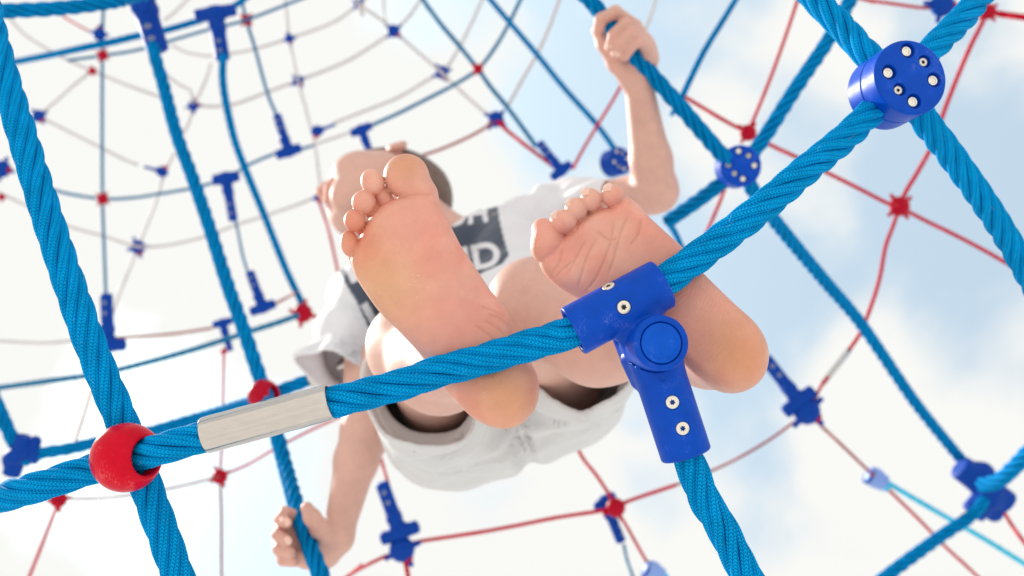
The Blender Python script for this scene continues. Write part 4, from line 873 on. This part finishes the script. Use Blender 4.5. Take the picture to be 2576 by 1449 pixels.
# finer faces on the soles, then the skin creases pressed in
def split_faces(V, Q, fm):
    q = V[Q[fm]]; e = Q[fm]; n = len(V)
    ed = np.concatenate([np.sort(e[:, [i, (i + 1) % 4]], 1) for i in range(4)]); key = ed[:, 0].astype(np.int64) * (n + 1) + ed[:, 1]
    uk, inv = np.unique(key, return_inverse=True); a = (uk // (n + 1)).astype(int); b = (uk % (n + 1)).astype(int)
    mid = (V[a] + V[b]) / 2; cen = q.mean(1); m = len(e); inv = inv.reshape(4, m) + n; c = n + len(uk) + np.arange(m)
    new = np.concatenate([np.stack([e[:, i], inv[i], c, inv[(i - 1) % 4]], 1) for i in range(4)])
    return np.concatenate([V, mid, cen]), np.concatenate([Q[~fm], new])
C_ = V[Q].mean(1); ffoot = C_[:, 2] > -.685
V, Q = split_faces(V, Q, ffoot)
near = np.where(V[:, 2] > -.69)[0]
for _ in range(2):
    P = V[near]; e = 2e-4; sub = [b for i, b in enumerate(B) if i >= N_CUT - 8]
    d = comb(P, sub); G = np.stack([(comb(P + np.eye(3)[i] * e, sub) - d) / e for i in range(3)], 1); G /= np.maximum(np.linalg.norm(G, axis=1), .3)[:, None]
    V[near] = P - G * np.clip(d, -.0006, .0006)[:, None] * .8
V = smooth_verts(V, Q, 1, .3)
x1, y1, z1 = F1.to(V); x2, y2, z2 = F2.to(V)
on1 = (V[:, 2] > -.70) & (grid_look(g1, x1, y1) < .03) & (V[:, 0] < PX(1360, 0, .66)[0] + .002); on2 = (V[:, 2] > -.72) & (V[:, 0] > PX(1325, 0, .65)[0]) & ~(on1 & (V[:, 1] < PX(0, 700, .66)[1]))
def crease(Fp, mask, lines, depth, w):
    x, y, z = Fp.to(V[mask]); acc = np.zeros(mask.sum())
    for ln in lines:
        L2 = spline2([Fp.loc(p) for p in ln], 6, closed=False); dm_ = np.full(len(x), 1e9); tt = np.zeros(len(x))
        for i in range(len(L2) - 1):
            a, b = L2[i], L2[i + 1]; ab = b - a; t = np.clip(((x - a[0]) * ab[0] + (y - a[1]) * ab[1]) / (ab @ ab + 1e-15), 0, 1)
            dd = np.hypot(x - a[0] - t * ab[0], y - a[1] - t * ab[1]); m = dd < dm_; dm_ = np.where(m, dd, dm_); tt = np.where(m, (i + t) / (len(L2) - 1), tt)
        acc = np.maximum(acc, np.exp(-(dm_ / w) ** 2) * np.clip(np.minimum(tt, 1 - tt) * 6, 0, 1))
    acc *= (z > -.012); out = np.zeros(len(V)); out[mask] = acc; V[mask] -= Fp.n * (acc * depth)[:, None]; return out
cr2 = crease(F2, on2, [[(1503, 595), (1480, 640), (1465, 690), (1452, 728)], [(1545, 548), (1538, 600), (1522, 650), (1500, 700), (1470, 738)], [(1582, 540), (1560, 590), (1545, 650), (1528, 700)], [(1615, 545), (1606, 590), (1584, 620)], [(1500, 580), (1530, 602), (1555, 600)], [(1475, 600), (1450, 650), (1432, 690)],
    [(1384, 688), (1402, 672), (1412, 645), (1416, 620)], [(1395, 700), (1425, 672), (1450, 655)]], .00055, .0009)
cr1 = crease(F1, on1, [[(1003, 498), (1040, 488), (1095, 487)], [(1225, 790), (1255, 800), (1285, 825)], [(1215, 805), (1245, 822), (1270, 842)], [(1205, 770), (1240, 782), (1275, 800)], [(1190, 815), (1225, 840), (1250, 860)]], .00032, .0010)
# skin colour: pinker arch, yellower ball edge and heel, red lips and knuckles, browner creases
base = np.array([.63, .375, .31]); col = np.tile(base, (len(V), 1)); nz = vnoise(V, 22) + .6 * vnoise(V, 60)
col *= (1 + .10 * nz)[:, None]
def blend(w, c): 
    global col
    w = np.clip(w, 0, 1)[:, None]; col = col * (1 - w) + np.array(c) * w
solec = (.70, .345, .265); pink = (.72, .32, .265); yel = (.66, .38, .20); org = (.57, .275, .135)
for on, Fp, x, y, z, hh, edge, arc in ((on1, F1, x1, y1, z1, h1, F1.loc((930, 690)), F1.loc((1130, 820))), (on2, F2, x2, y2, z2, h2, F2.loc((1680, 690)), F2.loc((1700, 830)))):
    w = on * np.clip((z + .020) / .012, 0, 1); blend(w * .95, solec)
    blend(w * np.clip(vnoise(V, 55) * 1.6 + vnoise(V, 130) * .7, 0, .40), (.72, .24, .19)); blend(w * np.clip(vnoise(V + 9, 70) * 1.5, 0, .28), (.80, .52, .42))
    blend(w * .8 * gs(x, y, arc, (.035, .045)), pink); blend(w * .75 * gs(x, y, hh, (.022, .028)), org)
    if Fp is F1: blend(w * .7 * gs(x, y, F1.loc((960, 700)), (.022, .034)), yel); blend(w * .6 * gs(x, y, F1.loc((1060, 560)), (.03, .018)), pink); blend(w * .6 * gs(x, y, F1.loc((1020, 410)), (.012, .012)), org); blend(w * .8 * gs(x, y, F1.loc((895, 580)), (.014, .022)), (.62, .20, .125))
    else: blend(w * .5 * gs(x, y, F2.loc((1380, 580)), (.014, .014)), pink)
blend(cr2 * .20, (.33, .15, .06)); blend(cr1 * .25, (.45, .15, .08))
q = (V - Hc) @ HR.T
blend(np.exp(-((q[:, 1] / .019) ** 2 + ((q[:, 2] + .047) / .011) ** 2) ** 2) * (q[:, 0] > .08) * .85, (.62, .16, .15))
for s in (-1, 1): blend(np.exp(-((V - H(-.008, s * .084, -.004)) ** 2).sum(1) / .02 ** 2) * (np.abs(q[:, 1]) > .07) * .7, (.62, .22, .17))
blend(np.exp(-((V - PX(720, 1340, 1.16)) ** 2).sum(1) / .035 ** 2) * .4, (.62, .25, .19)); blend(np.exp(-((V - PX(1550, 100, 1.22)) ** 2).sum(1) / .035 ** 2) * .3, (.62, .26, .2))
boy = thing('person', hpc, 'barefoot child in white T-shirt and pale shorts, seen from below, standing on ropes', 'person')
obj('body', V, Q[:, ::1], 'skin', boy, cols=col)

# nails, eyes
def nail(c, n, up, w, l, name='toenail', bend=.35):
    R3 = frame(n, up); V, Q = [], []; m = 8
    for i in range(m + 1):
        for j in range(m + 1):
            a = -1 + 2 * i / m; b = -1 + 2 * j / m; s = math.sqrt(max(1 - .35 * b * b * a * a, .2)); V.append((a * w * math.sqrt(1 - .45 * b * b), b * l * math.sqrt(1 - .4 * a * a), -(a * a * w + b * b * l * .4) * bend))
    for i in range(m):
        for j in range(m): k = i * (m + 1) + j; Q.append((k, k + m + 1, k + m + 2, k + 1))
    V = np.array(V) @ R3 + c; n3 = norm(n) * -.0008
    Vb = V + n3; k = len(V); Q2 = [tuple(reversed([x + k for x in f])) for f in Q]
    return obj(name, np.concatenate([V, Vb]), Q + Q2, 'nail', boy)
for (u, v, w_, z) in ((1406, 540, .0052, .0052), (1440, 509, .0045, .0050), (1478, 482, .0040, .0045), (1533, 470, .0042, .0025)):
    nail(F2.pt((u, v), z), (-.12, .70, .70), (0, 1, -.9), w_, .0040)
for c, n_, w_ in ((PX(720, 1314, 1.1475), (-.25, .15, 1), .0044), (PX(722, 1361, 1.1345), (-.2, 0, 1), .0044), (PX(1552, 136, 1.213), (-.1, -.5, .8), .004), (PX(1537, 119, 1.215), (-.2, -.4, .8), .0042)):
    nail(c, n_, (.4, -.5, 0), w_, .005, 'fingernail', .3)
for s in (-1, 1):
    V, Q = lathe([(.0115 * math.sin(a), -.0115 * math.cos(a)) for a in np.linspace(.01, math.pi - .01, 14)], H(.0685, s * .028, .011), frame(Fh, Uh), 20); e_ = obj('eye', V, Q, 'eye', boy)
    V, Q = lathe([(.0055 * math.sin(a), .0108 + .0012 * math.cos(a)) for a in np.linspace(.01, 1.5, 6)], H(.0685, s * .028, .011), frame(Fh, Uh), 18); obj('iris', V, Q, 'iris', e_)
# short cropped hair
hn = norm(Uh * .86 - Fh * .50)
hairp = [p_ell(H(-.008, 0, .022), (.0925, .0765, .0845), HR, .01), p_ell(H(-.045, 0, -.022), (.050, .058, .045), HR, .02)]
def hair_cut(P, d):
    q = P - H(-.02, 0, -.012); cut = -(q @ hn) + .006 * np.abs(q @ Sh) / .07; return np.maximum(d + .0012 * vnoise(P, 420), cut)
V, Q = mesh_field(hairp, Hc - .15, Hc + .15, .0018, post=hair_cut); obj('hair', V, Q, 'hair', boy)

# ---- T-shirt
def shell(prims, lo, hi, h, t, cuts, folds):
    """cloth of thickness t: the skin of a solid, open where the cuts (point, outward direction, reach, centre) take it away"""
    def post(P, d):
        d = d + folds(P); d = np.abs(d) - t / 2
        for c, n, rad in cuts:
            q = P - c; y = q @ n; rr = np.sqrt(np.maximum((q ** 2).sum(1) - y * y, 0)); d = np.maximum(d, np.minimum(y, rad - rr))
        return d
    return mesh_field(prims, lo, hi, h, post=post)
s1e = PX(858, 930, 1.34); s2e = PX(1548, 530, 1.395)
chest = shc - spine * .07
shirt = []
for s in (-1, 1):
    shirt.append(p_cap(hpc + lat * s * .055 + spine * .10, hpc + lat * s * .055 + spine * .18, .070, .066, .03)); shirt.append(p_cap(hpc + lat * s * .055 + spine * .18, shc + lat * s * .06 - spine * .03, .066, .064, .03))
shirt += [p_cap(sh1 + spine * .004, sh2 + spine * .004, .046, .046, .03), p_cap(sh1 - lat * .006, s1e, .054, .052, .03), p_cap(sh2, s2e, .047, .047, .02), p_cap(shc, shc + spine * .035, .05, .044, .02)]
dsl = norm(s1e - sh1); ds2 = norm(s2e - sh2)
cuts = [(s1e + dsl * .012, dsl, .10), (s2e + ds2 * .008, ds2, .085), (hpc + spine * .075, -spine, .20), (shc + spine * .060 + front * .006, norm(spine + front * .25), .07)]
def fold_shirt(P):
    q = P - shc; a = q @ lat; b = q @ spine; c = q @ front
    w = vnoise(P * np.array([1, 1, 1.0]), 9)
    f = .0050 * vnoise(P, 14) + .010 * (np.abs(vnoise(q @ np.array([lat * .5, spine * 1.1, front * .8]).T + 5, 24)) - .12) + .0045 * np.sin(70 * b + 35 * a + 6 * w) * np.clip((np.abs(a) - .02) / .08, 0.15, 1) + .0035 * np.sin(55 * a - 30 * b + 8 * w)
    e = P - sh1; y = np.clip((e @ dsl) / .1, 0, 1.3); ang = np.arctan2(e @ np.cross(dsl, front), e @ front)
    f = f + np.where((e @ dsl) > 0, .004 * y * np.sin(4 * ang + 1.0 + 3 * w), 0)
    return f
lo = np.minimum.reduce([sh1, sh2, s1e, s2e, hpc]) - .12; hi = np.maximum.reduce([sh1, sh2, s1e, s2e, hpc]) + .12
V, Q = shell(shirt, lo, hi, .0022, .0042, cuts, fold_shirt); V = smooth_verts(V, Q, 2, .4)
# the printed badge: dark slate shield with block lettering, in the shirt's own front coordinates
def flat(uv): return np.array([uv[0], -uv[1]], float)
def letters(txt, size, bold=.03):
    c = bpy.data.curves.new('t', 'FONT'); c.body = txt; c.size = size; c.offset = bold * size; c.fill_mode = 'FRONT'; o = bpy.data.objects.new('t', c); me = o.to_mesh(); me.calc_loop_triangles()
    v = np.array([x.co[:2] for x in me.vertices]); t = [tuple(x.vertices) for x in me.loop_triangles]; o.to_mesh_clear(); bpy.data.objects.remove(o); bpy.data.curves.remove(c); return v, t
def in_poly(Q2, poly):
    ins = np.zeros(len(Q2), bool)
    for i in range(len(poly)):
        a = poly[i]; b = poly[(i + 1) % len(poly)]; ins ^= ((a[1] > Q2[:, 1]) != (b[1] > Q2[:, 1])) & (Q2[:, 0] < (b[0] - a[0]) * (Q2[:, 1] - a[1]) / (b[1] - a[1] + 1e-15) + a[0])
    return ins
q = V - shc; A2 = np.stack([1288 - V[:, 0] / V[:, 2] * F, -724.5 - V[:, 1] / V[:, 2] * F], 1); depth_ok = (q @ front) > -.02
badge = np.array([flat(p) for p in ((850, 672), (905, 640), (1000, 590), (1100, 548), (1180, 518), (1249, 507), (1258, 560), (1270, 610), (1280, 640), (1266, 662), (1214, 686), (1150, 715), (1080, 760), (1010, 810), (952, 862), (930, 830), (900, 765), (870, 715))])
m = in_poly(A2, badge) & depth_ok
scol = np.tile(np.array([.69, .69, .735]), (len(V), 1)); dark = m.copy()
def stamp(txt, p0, p1, size_px, slant=.10):
    global dark
    a = flat(p0); b = flat(p1); ex = norm(b - a); dn = flat((p0[0] + slant * 100, p0[1] + 100)) - a; ey = -norm(dn)
    v, t = letters(txt, 1.0); wd = v[:, 0].max() - v[:, 0].min(); sx = np.linalg.norm(b - a) / wd; sy = size_px / v[:, 1].max(); v = v - [v[:, 0].min(), 0]
    Mi = np.linalg.inv(np.stack([ex * sx, ey * sy], 1)); L_ = (A2 - a) @ Mi.T
    idx = np.where((L_[:, 0] > -.1) & (L_[:, 0] < wd + .1) & (L_[:, 1] > -.2) & (L_[:, 1] < 1) & m)[0]; Lx = L_[idx]; hit = np.zeros(len(idx), bool)
    for tr in t:
        a_, b_, c_ = v[list(tr)]; D_ = lambda p, q_, r_: (q_[0] - p[0]) * (r_[:, 1] - p[1]) - (q_[1] - p[1]) * (r_[:, 0] - p[0])
        s0, s1v, s2v = D_(a_, b_, Lx), D_(b_, c_, Lx), D_(c_, a_, Lx); hit |= ((s0 >= 0) & (s1v >= 0) & (s2v >= 0)) | ((s0 <= 0) & (s1v <= 0) & (s2v <= 0))
    dark[idx[hit]] = False
stamp('OH', (1112, 570), (1228, 557), 50, .10)
stamp('ND', (1118, 694), (1262, 664), 62, .18)
stamp('I', (884, 712), (904, 702), 52, .42)
stamp('I', (942, 832), (958, 822), 72, .55)
scol[dark] = (.052, .068, .105)
obj('shirt', V, Q, 'shirt', boy, cols=scol)

# ---- shorts
t1 = kn1 - hip1; t2 = kn2 - hip2
e1 = PX(1078, 955, 1.015); e2 = PX(1446, 880, 1.03)
shorts = [p_cap(hip1 + lat * -.004, hip2 + lat * .002, .078, .076, .03), p_cap(hpc, hpc + spine * .07, .082, .072, .04), p_cap(hpc - lat * .05 + spine * .0, hpc - lat * .05 + spine * .08, .07, .064, .03), p_cap(hpc + lat * .05, hpc + lat * .05 + spine * .08, .07, .064, .03),
          p_cap(hip1 - lat * .006, e1, .076, .064, .02), p_cap(hip2 + lat * .004, e2, .076, .065, .02), p_cap(hpc - spine * .03, hpc - spine * .02, .055, .06, .03)]
de1 = norm(e1 - hip1); de2 = norm(e2 - hip2)
def fold_shorts(P):
    q = P - hpc; a = q @ lat; b = q @ spine; w = vnoise(P, 9); cx = np.exp(-((a - .006) / .012) ** 2)
    f = .013 * cx * np.clip((.01 - b) / .04, 0, 1) + .012 * (np.abs(vnoise(q @ np.array([lat * 1.0, spine * .45, front * .7]).T, 22)) - .12) + .006 * (np.abs(vnoise(q @ np.array([lat * .6, spine * 1.1, front]).T + 3, 30)) - .1)
    f = f - .0014 * np.exp(-((a + .012 + .25 * b) / .0022) ** 2) * (b < .03) + .0012 * np.exp(-((a + .016 + .25 * b) / .0016) ** 2) * (b < .03)
    for e, dd, h0 in ((e1, de1, hip1), (e2, de2, hip2)):
        r_ = P - h0; y = np.clip((r_ @ dd) / .14, 0, 1.2); ang = np.arctan2(r_ @ np.cross(dd, front), r_ @ front); f = f + y * (.0055 * np.sin(4 * ang + 5 * w + 14 * y) + .0025 * np.sin(9 * ang + 6 * w)) * np.clip(y * 1.4, .2, 1)
        hy = (e - P) @ dd; near_ = (np.abs(r_ - dd * (r_ @ dd)[:, None]).max(1) < .09)
        f = f - near_ * (.0011 / (1 + np.exp((hy - .016) / .0008))) * (hy > -.01) + near_ * .0012 * np.exp(-((hy - .0165) / .0013) ** 2)
    return f
lo = np.minimum.reduce([hip1, hip2, e1, e2]) - .13; hi = np.maximum.reduce([hip1, hip2, e1, e2]) + .12
V, Q = shell(shorts, lo, hi, .0022, .0042, [(e1 + de1 * .004, de1, .10), (e2 + de2 * .004, de2, .10), (hpc + spine * .115, spine, .2)], fold_shorts); V = smooth_verts(V, Q, 2, .4)
so_ = obj('shorts', V, Q, 'shorts', boy)
